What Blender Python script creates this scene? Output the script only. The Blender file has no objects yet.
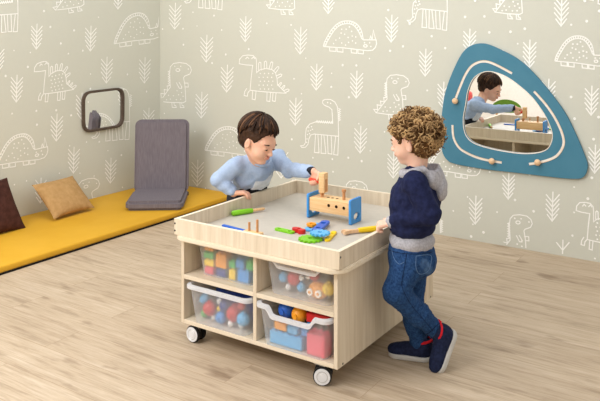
import bpy, bmesh, math, random
import numpy as np
from mathutils import Vector, Matrix
random.seed(7); rng = np.random.default_rng(7)
C = bpy.context.scene.collection
PI = math.pi

# ------------------------------------------------------------------ camera geometry
YAW = 33.757; FPX = 736.84; V0 = 20.19; CAMH = 1.45
_a = math.radians(YAW)
FW = Vector((-math.sin(_a), math.cos(_a), 0)); RT = Vector((math.cos(_a), math.sin(_a), 0)); UP = Vector((0, 0, 1))
def at(u, v, t):
    """world point at photo position u,v and distance t along the view axis"""
    p = FW * t + RT * ((u - 300) / FPX * t); p.z = CAMH - (v - V0) / FPX * t
    return p
def onY(u, v, Y):
    d = FW + RT * ((u - 300) / FPX); return at(u, v, Y / d.y)
def onX(u, v, X):
    d = FW + RT * ((u - 300) / FPX); return at(u, v, X / d.x)
def onZ(u, v, Z): return at(u, v, (CAMH - Z) * FPX / (v - V0))

# ------------------------------------------------------------------ materials
def new_mat(name):
    m = bpy.data.materials.new(name); m.use_nodes = True
    return m, m.node_tree, m.node_tree.nodes['Principled BSDF']
def lin(c):
    return tuple((x / 255 / 12.92 if x / 255 <= .04045 else ((x / 255 + .055) / 1.055) ** 2.4) for x in c) + (1,)
def ramp(nt, stops):
    r = nt.nodes.new('ShaderNodeValToRGB'); e = r.color_ramp.elements
    while len(e) < len(stops): e.new(.5)
    for i, (p, c) in enumerate(stops): e[i].position = p; e[i].color = lin(c)
    return r
def coords(nt, scale=(1, 1, 1), rot=(0, 0, 0)):
    tc = nt.nodes.new('ShaderNodeTexCoord'); mp = nt.nodes.new('ShaderNodeMapping')
    mp.inputs['Scale'].default_value = scale; mp.inputs['Rotation'].default_value = rot
    nt.links.new(tc.outputs['Object'], mp.inputs['Vector']); return mp.outputs['Vector']
def noise(nt, vec, scale, detail=4, rough=.55):
    n = nt.nodes.new('ShaderNodeTexNoise'); n.inputs['Scale'].default_value = scale
    n.inputs['Detail'].default_value = detail; n.inputs['Roughness'].default_value = rough
    nt.links.new(vec, n.inputs['Vector']); return n.outputs['Fac']
def bump(nt, b, h, strength=.2, dist=.002):
    n = nt.nodes.new('ShaderNodeBump'); n.inputs['Strength'].default_value = strength; n.inputs['Distance'].default_value = dist
    nt.links.new(h, n.inputs['Height']); nt.links.new(n.outputs['Normal'], b.inputs['Normal'])
def flat(name, col, rough=.5, spec=.4, metal=0, var=.97):
    m, nt, b = new_mat(name)
    f = noise(nt, coords(nt), 35, 2)
    r = ramp(nt, [(.3, tuple(x * var for x in col)), (.7, col)])
    nt.links.new(f, r.inputs[0]); nt.links.new(r.outputs[0], b.inputs['Base Color'])
    b.inputs['Roughness'].default_value = rough; b.inputs['Specular IOR Level'].default_value = spec
    b.inputs['Metallic'].default_value = metal
    return m
def fabric(name, c0, c1, scale=60, bscale=500, bs=.25, rough=.9, stretch=(1, 1, 1), blot=None):
    m, nt, b = new_mat(name)
    f = noise(nt, coords(nt, stretch), scale, 6)
    r = ramp(nt, [(.35, c0), (.65, c1)]); nt.links.new(f, r.inputs[0])
    out = r.outputs[0]
    if blot:                                    # worn, washed-out patches
        g = noise(nt, coords(nt), blot[0], 2); r2 = ramp(nt, [(blot[1], (0, 0, 0)), (blot[2], (255, 255, 255))])
        nt.links.new(g, r2.inputs[0]); mx = nt.nodes.new('ShaderNodeMix'); mx.data_type = 'RGBA'
        nt.links.new(r2.outputs[0], mx.inputs[0]); nt.links.new(out, mx.inputs[6]); mx.inputs[7].default_value = lin(blot[3]); out = mx.outputs[2]
    nt.links.new(out, b.inputs['Base Color'])
    b.inputs['Roughness'].default_value = rough; b.inputs['Specular IOR Level'].default_value = .15
    bump(nt, b, noise(nt, coords(nt), bscale, 2), bs, .001)
    return m
def wood(name, c0, c1, c2, axis='x', scale=1.0, rough=.5):
    m, nt, b = new_mat(name)
    st = {'x': (1.2, 22, 22), 'y': (22, 1.2, 22), 'z': (22, 22, 1.2)}[axis]
    f = noise(nt, coords(nt, tuple(s * scale for s in st)), 2.2, 6, .6)
    r = ramp(nt, [(.3, c0), (.5, c1), (.72, c2)]); nt.links.new(f, r.inputs[0]); nt.links.new(r.outputs[0], b.inputs['Base Color'])
    b.inputs['Roughness'].default_value = rough; b.inputs['Specular IOR Level'].default_value = .3
    return m

M = {}
M['wallpaper'] = flat('wallpaper paint', (205, 205, 193), .85, .1, 0, .993)
M['print'] = flat('white wallpaper print', (250, 249, 244), .8, .1)
M['white_wall'] = flat('white wall paint', (244, 243, 240), .8, .1)
M['table_x'] = wood('pale ash laminate grain upright', (205, 189, 164), (218, 203, 180), (227, 214, 193), 'z', 1.0)
M['table_edge'] = wood('pale ash edge band', (222, 206, 181), (229, 215, 192), (235, 222, 203), 'x', 1.0)
M['table_shelf'] = wood('pale ash laminate shelf', (212, 196, 170), (222, 207, 184), (229, 216, 195), 'x', 1.0)
M['tray'] = flat('grey tray laminate', (194, 187, 175), .45, .3)
M['beech'] = wood('beech toy wood', (224, 178, 122), (233, 192, 140), (240, 204, 156), 'x', 3)
M['beech_dark'] = wood('darker beech toy wood', (186, 130, 84), (200, 144, 96), (210, 156, 108), 'z', 3)
M['black'] = flat('black plastic', (26, 26, 28), .45)
M['hole'] = flat('painted drill hole shade', (40, 26, 18), .9, 0)
M['hub'] = flat('light grey plastic hub', (222, 222, 224), .4)
M['chrome'] = flat('brushed steel', (190, 190, 190), .3, .5, 1)
for n, c in dict(blue=(66, 150, 222), navyblue=(40, 98, 200), lblue=(92, 178, 232), lime=(128, 200, 30), red=(206, 34, 34), orange=(240, 158, 30),
                 yellow=(244, 206, 24), pink=(232, 90, 110), green=(70, 180, 80), redorange=(226, 64, 32), white=(240, 240, 238), dkblue=(24, 58, 140)).items():
    M[n] = flat(n + ' plastic', c, .4, .4)
M['mat_yellow'] = fabric('mustard yellow vinyl', (212, 160, 44), (219, 168, 52), 3, 300, .05, .6)
M['mat_black'] = fabric('black mat underside', (30, 26, 22), (38, 34, 30))
M['chair_grey'] = fabric('grey woven upholstery', (110, 103, 109), (123, 115, 121), 9, 600, .4, .95, (14, 14, 1))
M['beige'] = fabric('beige plush', (170, 132, 84), (184, 146, 98), 30, 350, .6)
M['brown'] = fabric('dark brown plush', (62, 35, 28), (78, 46, 38), 30, 350, .6)
M['frame_brown'] = fabric('dark taupe frame', (84, 71, 62), (96, 82, 72), 30, 400, .2, .6)
M['board'] = fabric('teal blue lacquered board', (72, 126, 149), (77, 130, 153), 8, 100, .02, .5)
M['groove'] = wood('routed birch track', (226, 214, 200), (236, 226, 214), (244, 236, 226), 'x', 1)
M['bead'] = wood('turned beech bead', (222, 182, 140), (232, 194, 154), (238, 204, 168), 'z', 2)
M['skin'] = None
def skin(name, c0, c1):
    m, nt, b = new_mat(name)
    f = noise(nt, coords(nt), 14, 3); r = ramp(nt, [(.3, c0), (.7, c1)])
    nt.links.new(f, r.inputs[0]); nt.links.new(r.outputs[0], b.inputs['Base Color'])
    b.inputs['Roughness'].default_value = .5; b.inputs['Specular IOR Level'].default_value = .3
    b.inputs['Subsurface Weight'].default_value = .12; b.inputs['Subsurface Radius'].default_value = (.012, .004, .002); b.inputs['Subsurface Scale'].default_value = .5
    return m
M['skin'] = skin('warm skin', (226, 172, 144), (236, 186, 160))
M['skin_fair'] = skin('fair skin', (232, 184, 160), (240, 196, 174))
M['lips'] = skin('lips', (206, 132, 118), (212, 142, 126))
M['eye_dark'] = flat('dark eye', (38, 24, 18), .25, .5)
M['eye_white'] = flat('eye white', (236, 232, 228), .3, .5)
M['hair_dark'] = fabric('dark brown hair', (44, 29, 21), (72, 49, 35), 40, 300, .3, .55, (1, 1, .3))
M['hair_curl'] = fabric('honey brown curly hair', (108, 78, 48), (212, 176, 126), 34, 300, .3, .6)
M['hair_dark2'] = fabric('near black hair', (36, 24, 18), (50, 34, 25), 40, 300, .2, .45)
M['hair_dark3'] = fabric('chestnut hair highlights', (92, 62, 42), (120, 84, 58), 40, 300, .2, .45)
M['hair_curl2'] = fabric('dark curl brown', (78, 54, 32), (116, 84, 52), 34, 300, .3, .6)
M['hair_curl3'] = fabric('blond curl ends', (184, 146, 98), (220, 184, 132), 34, 300, .3, .6)
M['hair_base'] = fabric('brown hair roots', (84, 58, 34), (118, 84, 50), 40, 300, .3, .7)
M['sweat_blue'] = fabric('light heather blue jersey', (158, 177, 206), (169, 187, 214), 90, 700, .3, .95)
M['print_grey'] = fabric('pale grey shirt print', (204, 211, 220), (220, 224, 229), 60, 300, .1, .9)
M['print_line'] = fabric('grey lettering ink', (136, 154, 180), (150, 168, 192), 60)
M['dark_cloth'] = fabric('black trousers cloth', (34, 36, 42), (46, 48, 56), 60)
M['navy'] = fabric('navy knit', (26, 30, 58), (36, 42, 76), 50, 500, .6, .95)
M['grey_knit'] = fabric('grey marl jersey', (158, 156, 162), (184, 182, 188), 120, 700, .4, .95)
M['denim'] = fabric('blue denim', (26, 52, 92), (46, 80, 126), 120, 900, .5, .9, (1, 1, 1), (11, .60, .85, (104, 136, 176)))
M['shoe'] = fabric('navy shoe mesh', (22, 28, 52), (34, 42, 72), 90, 600, .6, .8)
M['sole'] = flat('grey white rubber sole', (196, 194, 190), .6)
M['shoe_red'] = fabric('red shoe lining', (196, 28, 40), (214, 40, 52), 60)
M['chairgreen'] = flat('leaf green lacquer', (104, 150, 44), .45)

# floor: oak planks along x
m, nt, b = new_mat('oak plank floor'); M['floor'] = m
vec = coords(nt)
br = nt.nodes.new('ShaderNodeTexBrick'); br.offset = .37; br.offset_frequency = 2
br.inputs['Scale'].default_value = 1; br.inputs['Brick Width'].default_value = 1.38; br.inputs['Row Height'].default_value = .19
br.inputs['Mortar Size'].default_value = .0012; br.inputs['Mortar Smooth'].default_value = .1; br.inputs['Bias'].default_value = 0
br.inputs['Color1'].default_value = (0, 0, 0, 1); br.inputs['Color2'].default_value = (1, 1, 1, 1); br.inputs['Mortar'].default_value = (.5, .5, .5, 1)
nt.links.new(vec, br.inputs['Vector'])
off = nt.nodes.new('ShaderNodeVectorMath'); off.operation = 'MULTIPLY_ADD'
nt.links.new(br.outputs['Color'], off.inputs[0]); off.inputs[1].default_value = (7, 3, 5); nt.links.new(vec, off.inputs[2])
st = nt.nodes.new('ShaderNodeMapping'); st.inputs['Scale'].default_value = (1.3, 11, 1); nt.links.new(off.outputs[0], st.inputs['Vector'])
g1 = noise(nt, st.outputs[0], 2.2, 8, .66)
st2 = nt.nodes.new('ShaderNodeMapping'); st2.inputs['Scale'].default_value = (2.2, 5.5, 1); nt.links.new(off.outputs[0], st2.inputs['Vector'])
g2 = noise(nt, st2.outputs[0], 1.6, 3, .5)
r1 = ramp(nt, [(.25, (160, 140, 118)), (.46, (194, 174, 149)), (.72, (208, 190, 167))]); nt.links.new(g1, r1.inputs[0])
r2 = ramp(nt, [(.26, (140, 114, 92)), (.37, (255, 255, 255))]); nt.links.new(g2, r2.inputs[0])
mx = nt.nodes.new('ShaderNodeMix'); mx.data_type = 'RGBA'; mx.blend_type = 'MULTIPLY'; mx.inputs[0].default_value = .5
nt.links.new(r1.outputs[0], mx.inputs[6]); nt.links.new(r2.outputs[0], mx.inputs[7])
st3 = nt.nodes.new('ShaderNodeMapping'); st3.inputs['Scale'].default_value = (2.2, 48, 1); nt.links.new(off.outputs[0], st3.inputs['Vector'])
g3 = noise(nt, st3.outputs[0], 2.6, 5, .7)
r5 = ramp(nt, [(.32, (206, 198, 190)), (.58, (255, 255, 255))]); nt.links.new(g3, r5.inputs[0])
mx5 = nt.nodes.new('ShaderNodeMix'); mx5.data_type = 'RGBA'; mx5.blend_type = 'MULTIPLY'; mx5.inputs[0].default_value = .55
nt.links.new(mx.outputs[2], mx5.inputs[6]); nt.links.new(r5.outputs[0], mx5.inputs[7])
r3 = ramp(nt, [(0, (240, 238, 236)), (1, (255, 255, 255))]); nt.links.new(br.outputs['Color'], r3.inputs[0])
mx2 = nt.nodes.new('ShaderNodeMix'); mx2.data_type = 'RGBA'; mx2.blend_type = 'MULTIPLY'; mx2.inputs[0].default_value = 1
nt.links.new(mx5.outputs[2], mx2.inputs[6]); nt.links.new(r3.outputs[0], mx2.inputs[7])
mx3 = nt.nodes.new('ShaderNodeMix'); mx3.data_type = 'RGBA'; nt.links.new(br.outputs['Fac'], mx3.inputs[0])
nt.links.new(mx2.outputs[2], mx3.inputs[6]); mx3.inputs[7].default_value = lin((160, 136, 110))
nt.links.new(mx3.outputs[2], b.inputs['Base Color']); b.inputs['Roughness'].default_value = .5; b.inputs['Specular IOR Level'].default_value = .3
bump(nt, b, g1, .12, .002)

# mirror glass
m, nt, b = new_mat('mirror glass'); M['mirror'] = m
b.inputs['Metallic'].default_value = 1; b.inputs['Roughness'].default_value = .0
f = noise(nt, coords(nt), 3, 1); r = ramp(nt, [(0, (240, 241, 241)), (1, (244, 245, 245))]); nt.links.new(f, r.inputs[0]); nt.links.new(r.outputs[0], b.inputs['Base Color'])
# frosted plastic
def frosted(name, clear, col):
    m, nt, b = new_mat(name)
    f = noise(nt, coords(nt), 20, 2); r = ramp(nt, [(.3, col), (.7, tuple(min(255, x + 4) for x in col))]); nt.links.new(f, r.inputs[0])
    nt.links.new(r.outputs[0], b.inputs['Base Color']); b.inputs['Roughness'].default_value = .35
    tl = nt.nodes.new('ShaderNodeBsdfTranslucent'); nt.links.new(r.outputs[0], tl.inputs['Color'])
    tr = nt.nodes.new('ShaderNodeBsdfTransparent')
    m1 = nt.nodes.new('ShaderNodeMixShader'); m1.inputs[0].default_value = .35
    nt.links.new(b.outputs[0], m1.inputs[1]); nt.links.new(tl.outputs[0], m1.inputs[2])
    m2 = nt.nodes.new('ShaderNodeMixShader'); m2.inputs[0].default_value = clear
    nt.links.new(m1.outputs[0], m2.inputs[1]); nt.links.new(tr.outputs[0], m2.inputs[2])
    nt.links.new(m2.outputs[0], nt.nodes['Material Output'].inputs['Surface'])
    return m
M['bin'] = frosted('frosted clear plastic', .70, (240, 242, 246))
M['binrim'] = frosted('frosted plastic rim', .12, (236, 237, 240))

# ------------------------------------------------------------------ mesh helpers
class MB:
    def __init__(s): s.bm = bmesh.new(); s.mi = 0
    def _tag(s, faces):
        for f in faces: f.material_index = s.mi
    def box(s, lo, hi, bev=0, seg=2, mat=None):
        t = bmesh.new(); bmesh.ops.create_cube(t, size=1)
        lo = Vector(lo); hi = Vector(hi)
        for v in t.verts: v.co = Vector((lo[i] + (v.co[i] + .5) * (hi[i] - lo[i]) for i in range(3)))
        if bev: bmesh.ops.bevel(t, geom=t.edges[:], offset=bev, segments=seg, affect='EDGES', profile=.5)
        return s.add(t, mat)
    def add(s, t, mat=None):
        if mat is not None: t.transform(mat)
        for f in t.faces: f.material_index = s.mi
        me = bpy.data.meshes.new('t'); t.to_mesh(me); t.free(); s.bm.from_mesh(me); bpy.data.meshes.remove(me); return s
    def cyl(s, a, b, r0, r1=None, n=24, bev=0):
        a = Vector(a); b = Vector(b); d = b - a
        t = bmesh.new(); bmesh.ops.create_cone(t, cap_ends=True, segments=n, radius1=r0, radius2=r0 if r1 is None else r1, depth=d.length)
        if bev:
            es = [e for e in t.edges if len(e.link_faces) == 2 and any(len(f.verts) > 4 for f in e.link_faces)]
            bmesh.ops.bevel(t, geom=es, offset=bev, segments=2, affect='EDGES')
        q = d.to_track_quat('Z', 'Y').to_matrix().to_4x4(); q.translation = (a + b) / 2
        return s.add(t, q)
    def ball(s, c, r, n=16, rot=None):
        t = bmesh.new(); bmesh.ops.create_uvsphere(t, u_segments=n, v_segments=max(6, n // 2), radius=1)
        r = (r, r, r) if not hasattr(r, '__len__') else r
        mm = Matrix.Translation(c) @ (rot.to_4x4() if rot else Matrix()) @ Matrix.Diagonal((*r, 1))
        return s.add(t, mm)
    def prism(s, pts, z0, z1, mat=None, bev=0, holes=()):
        """extruded outline in the local xy plane, with round-trip holes"""
        t = bmesh.new()
        edges = []
        for loop in [pts] + list(holes):
            vs = [t.verts.new((p[0], p[1], z0)) for p in loop]
            edges += [t.edges.new((vs[i], vs[(i + 1) % len(vs)])) for i in range(len(vs))]
        bmesh.ops.triangle_fill(t, edges=edges, use_beauty=True, use_dissolve=False)
        r = bmesh.ops.extrude_face_region(t, geom=t.faces[:])
        bmesh.ops.translate(t, vec=(0, 0, z1 - z0), verts=[g for g in r['geom'] if isinstance(g, bmesh.types.BMVert)])
        bmesh.ops.recalc_face_normals(t, faces=t.faces[:])
        if bev:
            es = [e for e in t.edges if len(e.link_faces) == 2 and e.calc_face_angle(0) > 1.0 and abs(e.verts[0].co.z - e.verts[1].co.z) < 1e-6]
            bmesh.ops.bevel(t, geom=es, offset=bev, segments=2, affect='EDGES')
        return s.add(t, mat)
    def tube(s, pts, r, n=8, closed=False, caps=True):
        pts = [Vector(p) for p in pts]; k = len(pts)
        rs = list(r) if hasattr(r, '__len__') else [r] * k
        bm = s.bm; rings = []; up = None
        for i in range(k):
            a = pts[(i - 1) % k] if closed or i else pts[i]; c = pts[(i + 1) % k] if closed or i < k - 1 else pts[i]
            d = (c - a).normalized()
            if up is None: up = d.orthogonal().normalized()
            up = (up - d * up.dot(d)); up = up.normalized() if up.length > 1e-6 else d.orthogonal().normalized()
            w = d.cross(up)
            rings.append([bm.verts.new(pts[i] + (up * math.cos(2 * PI * j / n) + w * math.sin(2 * PI * j / n)) * rs[i]) for j in range(n)])
        for i in range(k if closed else k - 1):
            A = rings[i]; B = rings[(i + 1) % k]
            sh = 0
            if closed and i == k - 1: sh = min(range(n), key=lambda q: (A[0].co - B[q].co).length)
            for j in range(n):
                f = bm.faces.new((A[j], A[(j + 1) % n], B[(j + 1 + sh) % n], B[(j + sh) % n])); f.material_index = s.mi
        if caps and not closed:
            bm.faces.new(rings[0][::-1]).material_index = s.mi; bm.faces.new(rings[-1]).material_index = s.mi
        return s
    def build(s, name, mats, parent=None, smooth=True, angle=40):
        if not isinstance(mats, (list, tuple)): mats = [mats]
        bmesh.ops.recalc_face_normals(s.bm, faces=s.bm.faces[:])
        me = bpy.data.meshes.new(name); s.bm.to_mesh(me); s.bm.free()
        for m in mats: me.materials.append(m)
        if smooth:
            me.polygons.foreach_set('use_smooth', [True] * len(me.polygons)); me.set_sharp_from_angle(angle=math.radians(angle))
        o = bpy.data.objects.new(name, me); C.objects.link(o)
        if parent: o.parent = parent; o.matrix_parent_inverse = Matrix.Translation(parent.location).inverted()
        return o
def tag(o, label=None, cat=None, group=None, kind=None):
    if label: o['label'] = label
    if cat: o['category'] = cat
    if group: o['group'] = group
    if kind: o['kind'] = kind
    return o
def thing(name, label, cat, loc, group=None):
    o = bpy.data.objects.new(name, None); o.empty_display_size = .05; C.objects.link(o); o.location = loc
    return tag(o, label, cat, group)
def copy_thing(o, loc):
    c = o.copy(); C.objects.link(c); c.location = loc
    for ch in o.children:
        d = ch.copy(); C.objects.link(d); d.parent = c
        for g in ch.children:
            e = g.copy(); C.objects.link(e); e.parent = d
    return c
def rrect(x0, y0, x1, y1, r, n=6):
    out = []
    for cx, cy, a0 in ((x1 - r, y1 - r, 0), (x0 + r, y1 - r, 90), (x0 + r, y0 + r, 180), (x1 - r, y0 + r, 270)):
        for i in range(n + 1):
            a = math.radians(a0 + 90 * i / n); out.append((cx + r * math.cos(a), cy + r * math.sin(a)))
    return out
def smooth_poly(pts, n=6, closed=True):
    """Catmull-Rom through points"""
    out = []; k = len(pts); P = [Vector(p) for p in pts]
    for i in range(k if closed else k - 1):
        p0 = P[(i - 1) % k] if closed or i else P[i]; p1 = P[i]; p2 = P[(i + 1) % k]; p3 = P[(i + 2) % k] if closed or i < k - 2 else p2
        for j in range(n):
            t = j / n
            out.append(.5 * ((2 * p1) + (p2 - p0) * t + (2 * p0 - 5 * p1 + 4 * p2 - p3) * t * t + (3 * p1 - p0 - 3 * p2 + p3) * t ** 3))
    if not closed: out.append(P[-1])
    return out

# ------------------------------------------------------------------ signed-distance sculpting (bodies, clothes, soft goods)
def npv(v): return np.array([float(x) for x in v], np.float32)
class Sculpt:
    def __init__(s): s.p = []
    def cap(s, a, b, ra, rb=None, k=.02, op=1):
        s.p.append(('c', npv(a), npv(b), ra, ra if rb is None else rb, k, op)); return s
    def chain(s, pts, rs, k=.02):
        for i in range(len(pts) - 1): s.cap(pts[i], pts[i + 1], rs[i], rs[i + 1], k)
        return s
    def ell(s, c, r, R=None, k=.02, op=1):
        s.p.append(('e', npv(c), npv(r), np.eye(3, dtype=np.float32) if R is None else np.array(R, np.float32), 0, k, op)); return s
    def box(s, c, h, R=None, rd=.01, k=.01, op=1):
        s.p.append(('b', npv(c), npv(h), np.eye(3, dtype=np.float32) if R is None else np.array(R, np.float32), rd, k, op)); return s
    def half(s, c, n):                    # cut away the side the normal points to
        s.p.append(('h', npv(c), npv(n) / np.linalg.norm(npv(n)), 0, 0, 0, -1)); return s
    def bounds(s, q):
        if q[0] == 'c': r = max(q[3], q[4]); return np.minimum(q[1], q[2]) - r, np.maximum(q[1], q[2]) + r
        r = np.linalg.norm(q[2]) if q[0] == 'b' else max(q[2]); return q[1] - r - .01, q[1] + r + .01
    def mesh(s, res=.004, disp=None):
        bs = [s.bounds(q) for q in s.p if q[0] != 'h' and q[6] > 0]
        lo = np.min([b[0] for b in bs], 0) - 5 * res - .012; hi = np.max([b[1] for b in bs], 0) + 5 * res + .012
        n = np.ceil((hi - lo) / res).astype(int) + 1
        D = np.full(n, .05, np.float32)
        ax = [lo[i] + res * np.arange(n[i], dtype=np.float32) for i in range(3)]
        for q in s.p:
            if q[0] == 'h':
                d = (ax[0][:, None, None] - q[1][0]) * q[2][0] + (ax[1][None, :, None] - q[1][1]) * q[2][1] + (ax[2][None, None, :] - q[1][2]) * q[2][2]
                D = np.maximum(D, d.astype(np.float32)); continue
            k = q[5]; b0, b1 = s.bounds(q); mg = k + 4 * res
            i0 = np.clip(np.floor((b0 - mg - lo) / res).astype(int), 0, n); i1 = np.clip(np.ceil((b1 + mg - lo) / res).astype(int) + 1, 0, n)
            if (i1 <= i0).any(): continue
            sl = tuple(slice(i0[i], i1[i]) for i in range(3))
            X = [ax[0][sl[0]][:, None, None], ax[1][sl[1]][None, :, None], ax[2][sl[2]][None, None, :]]
            if q[0] == 'c':
                a, bb = q[1], q[2]; ba = bb - a; L = max(float(ba @ ba), 1e-10)
                p = [X[i] - a[i] for i in range(3)]
                t = np.clip((p[0] * ba[0] + p[1] * ba[1] + p[2] * ba[2]) / L, 0, 1)
                d = np.sqrt((p[0] - t * ba[0]) ** 2 + (p[1] - t * ba[1]) ** 2 + (p[2] - t * ba[2]) ** 2) - (q[3] + (q[4] - q[3]) * t)
            else:
                c, r, R = q[1], q[2], q[3]; p = [X[i] - c[i] for i in range(3)]
                l = [p[0] * R[0][j] + p[1] * R[1][j] + p[2] * R[2][j] for j in range(3)]
                if q[0] == 'e':
                    k0 = np.sqrt(sum((l[j] / r[j]) ** 2 for j in range(3))); k1 = np.sqrt(sum((l[j] / r[j] ** 2) ** 2 for j in range(3))) + 1e-9
                    d = k0 * (k0 - 1) / k1
                else:
                    w = [np.abs(l[j]) - r[j] + q[4] for j in range(3)]
                    d = np.sqrt(sum(np.maximum(x, 0) ** 2 for x in w)) + np.minimum(np.maximum(np.maximum(w[0], w[1]), w[2]), 0) - q[4]
            A = D[sl]
            if q[6] > 0:
                h = np.maximum(k - np.abs(A - d), 0) / max(k, 1e-6); D[sl] = np.minimum(A, d) - h * h * k * .25
            else:
                h = np.maximum(k - np.abs(A + d), 0) / max(k, 1e-6); D[sl] = np.maximum(A, -d) + h * h * k * .25
        if disp is not None:
            D = D + disp(ax[0][:, None, None], ax[1][None, :, None], ax[2][None, None, :]).astype(np.float32)
        S = D < 0; sh = tuple(x - 1 for x in D.shape)
        cnr = [(i, j, k) for i in (0, 1) for j in (0, 1) for k in (0, 1)]
        cnt = np.zeros(sh, np.int8)
        for i, j, k in cnr: cnt += S[i:i + sh[0], j:j + sh[1], k:k + sh[2]]
        act = (cnt > 0) & (cnt < 8); ids = np.argwhere(act); idx = np.full(sh, -1, np.int64); idx[act] = np.arange(len(ids))
        acc = np.zeros((len(ids), 3)); num = np.zeros(len(ids))
        for e in range(3):
            for a in cnr:
                if a[e]: continue
                b_ = list(a); b_[e] = 1
                da = D[ids[:, 0] + a[0], ids[:, 1] + a[1], ids[:, 2] + a[2]]; db = D[ids[:, 0] + b_[0], ids[:, 1] + b_[1], ids[:, 2] + b_[2]]
                x = (da < 0) != (db < 0); t = np.where(x, da / np.where(x, da - db, 1), 0)
                pos = np.array(a, float)[None, :].repeat(len(ids), 0); pos[:, e] += t
                acc[x] += pos[x]; num[x] += 1
        V = lo + res * (ids + acc / num[:, None])
        F = []
        for e in range(3):
            o1, o2 = [(1, 2), (2, 0), (0, 1)][e]
            s0 = [slice(1, -1)] * 3; s0[e] = slice(0, -1); s1 = list(s0); s1[e] = slice(1, None)
            A = S[tuple(s0)]; B = S[tuple(s1)]
            w = np.argwhere(A != B); st = A[A != B]; w = w + np.array([0 if i == e else 1 for i in range(3)])
            def cell(d1, d2):
                c = w.copy(); c[:, o1] += d1; c[:, o2] += d2; return idx[c[:, 0], c[:, 1], c[:, 2]]
            q = np.stack([cell(-1, -1), cell(0, -1), cell(0, 0), cell(-1, 0)], 1)
            q[~st] = q[~st][:, ::-1]; F.append(q)
        F = np.concatenate(F); F = F[(F >= 0).all(1)]
        # a little relaxation
        for _ in range(2):
            sm = np.zeros_like(V); ct = np.zeros(len(V))
            for j in range(4):
                np.add.at(sm, F[:, j], V[F[:, (j + 1) % 4]]); np.add.at(ct, F[:, j], 1)
                np.add.at(sm, F[:, (j + 1) % 4], V[F[:, j]]); np.add.at(ct, F[:, (j + 1) % 4], 1)
            V = .5 * V + .5 * sm / np.maximum(ct, 1)[:, None]
        return V, F
    def build(s, name, mats, parent=None, res=.004, disp=None, paint=None):
        V, F = s.mesh(res, disp)
        me = bpy.data.meshes.new(name); me.from_pydata(V.tolist(), [], F.tolist())
        mats = mats if isinstance(mats, (list, tuple)) else [mats]
        for m in mats: me.materials.append(m)
        if paint is not None: me.polygons.foreach_set('material_index', paint(V[F].mean(1)).astype(np.int32))
        me.polygons.foreach_set('use_smooth', [True] * len(F)); me.update()
        o = bpy.data.objects.new(name, me); C.objects.link(o)
        if parent: o.parent = parent; o.matrix_parent_inverse = Matrix.Translation(parent.location).inverted()
        return o
def folds(amp, f, seed=0):
    r = np.random.default_rng(seed); ks = r.normal(size=(5, 3)) * f; ph = r.uniform(0, 6.28, 5)
    def fn(x, y, z):
        o = 0
        for i in range(5):
            o = o + np.sin(ks[i][0] * x + ks[i][1] * y + ks[i][2] * z + ph[i] + 1.3 * np.sin(ks[(i + 1) % 5][2] * x * .6 + ks[(i + 2) % 5][0] * z * .7 + ph[i]))
        return o * amp / 5
    return fn

# ================================================================== ROOM
XW = -4.586; YW = 4.6656; YFRONT = -1.0; XR = 1.6; HW = 2.6
TX0, TX1, TY0, TY1 = -2.3134, -1.449, 2.441, 3.417; ZT = .557
fl = MB().box((XW, YFRONT, -.1), (XR, YW, 0)).build('floor', M['floor'], smooth=False); tag(fl, kind='structure')

# wallpaper drawings, in photo-like units; every one lies in the wall plane
def D_dome():
    L = []
    outer = [(72, 265), (85, 225), (110, 180), (140, 130), (175, 90), (210, 65), (250, 52), (300, 52), (340, 65), (375, 95), (400, 140), (415, 213)]
    inner = [(92, 265), (105, 230), (130, 187), (158, 142), (190, 106), (222, 86), (256, 75), (296, 75), (328, 87), (356, 115), (383, 158), (400, 200)]
    o = [tuple(p) for p in smooth_poly([(*p, 0) for p in outer], 4, False)]; i_ = [tuple(p) for p in smooth_poly([(*p, 0) for p in inner], 4, False)]
    L += [[p[:2] for p in o], [p[:2] for p in i_]]
    for a, b in list(zip(o, i_))[::2]: L.append([a[:2], b[:2]])
    L.append([(75, 270), (140, 275), (250, 282), (350, 294), (450, 306), (495, 301), (518, 278), (528, 245), (524, 213), (413, 213)])
    L += [[(490, 212), (500, 128), (520, 212)], [(468, 212), (478, 178), (488, 212)]]
    for x0, x1, y0 in ((125, 180, 282), (190, 240, 288), (310, 358, 298), (368, 415, 303)): L.append([(x0, y0), (x0 + 2, y0 + 26), (x1, y0 + 30), (x1, y0 + 3)])
    L.append([(432 + 16 * math.cos(a / 8 * 2 * PI), 265 + 11 * math.sin(a / 8 * 2 * PI)) for a in range(9)])
    dots = [(425, 238), (470, 238), (480, 270), (230, 122), (268, 122), (296, 102), (315, 140), (225, 155), (212, 198), (285, 192), (320, 180), (350, 188), (322, 222), (288, 235), (230, 240), (263, 258), (180, 215), (160, 245), (350, 240), (255, 165)]
    return [[(315 + x / 8.57, 15 + y / 8.57) for x, y in l] for l in L], [(315 + x / 8.57, 15 + y / 8.57) for x, y in dots]
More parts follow.
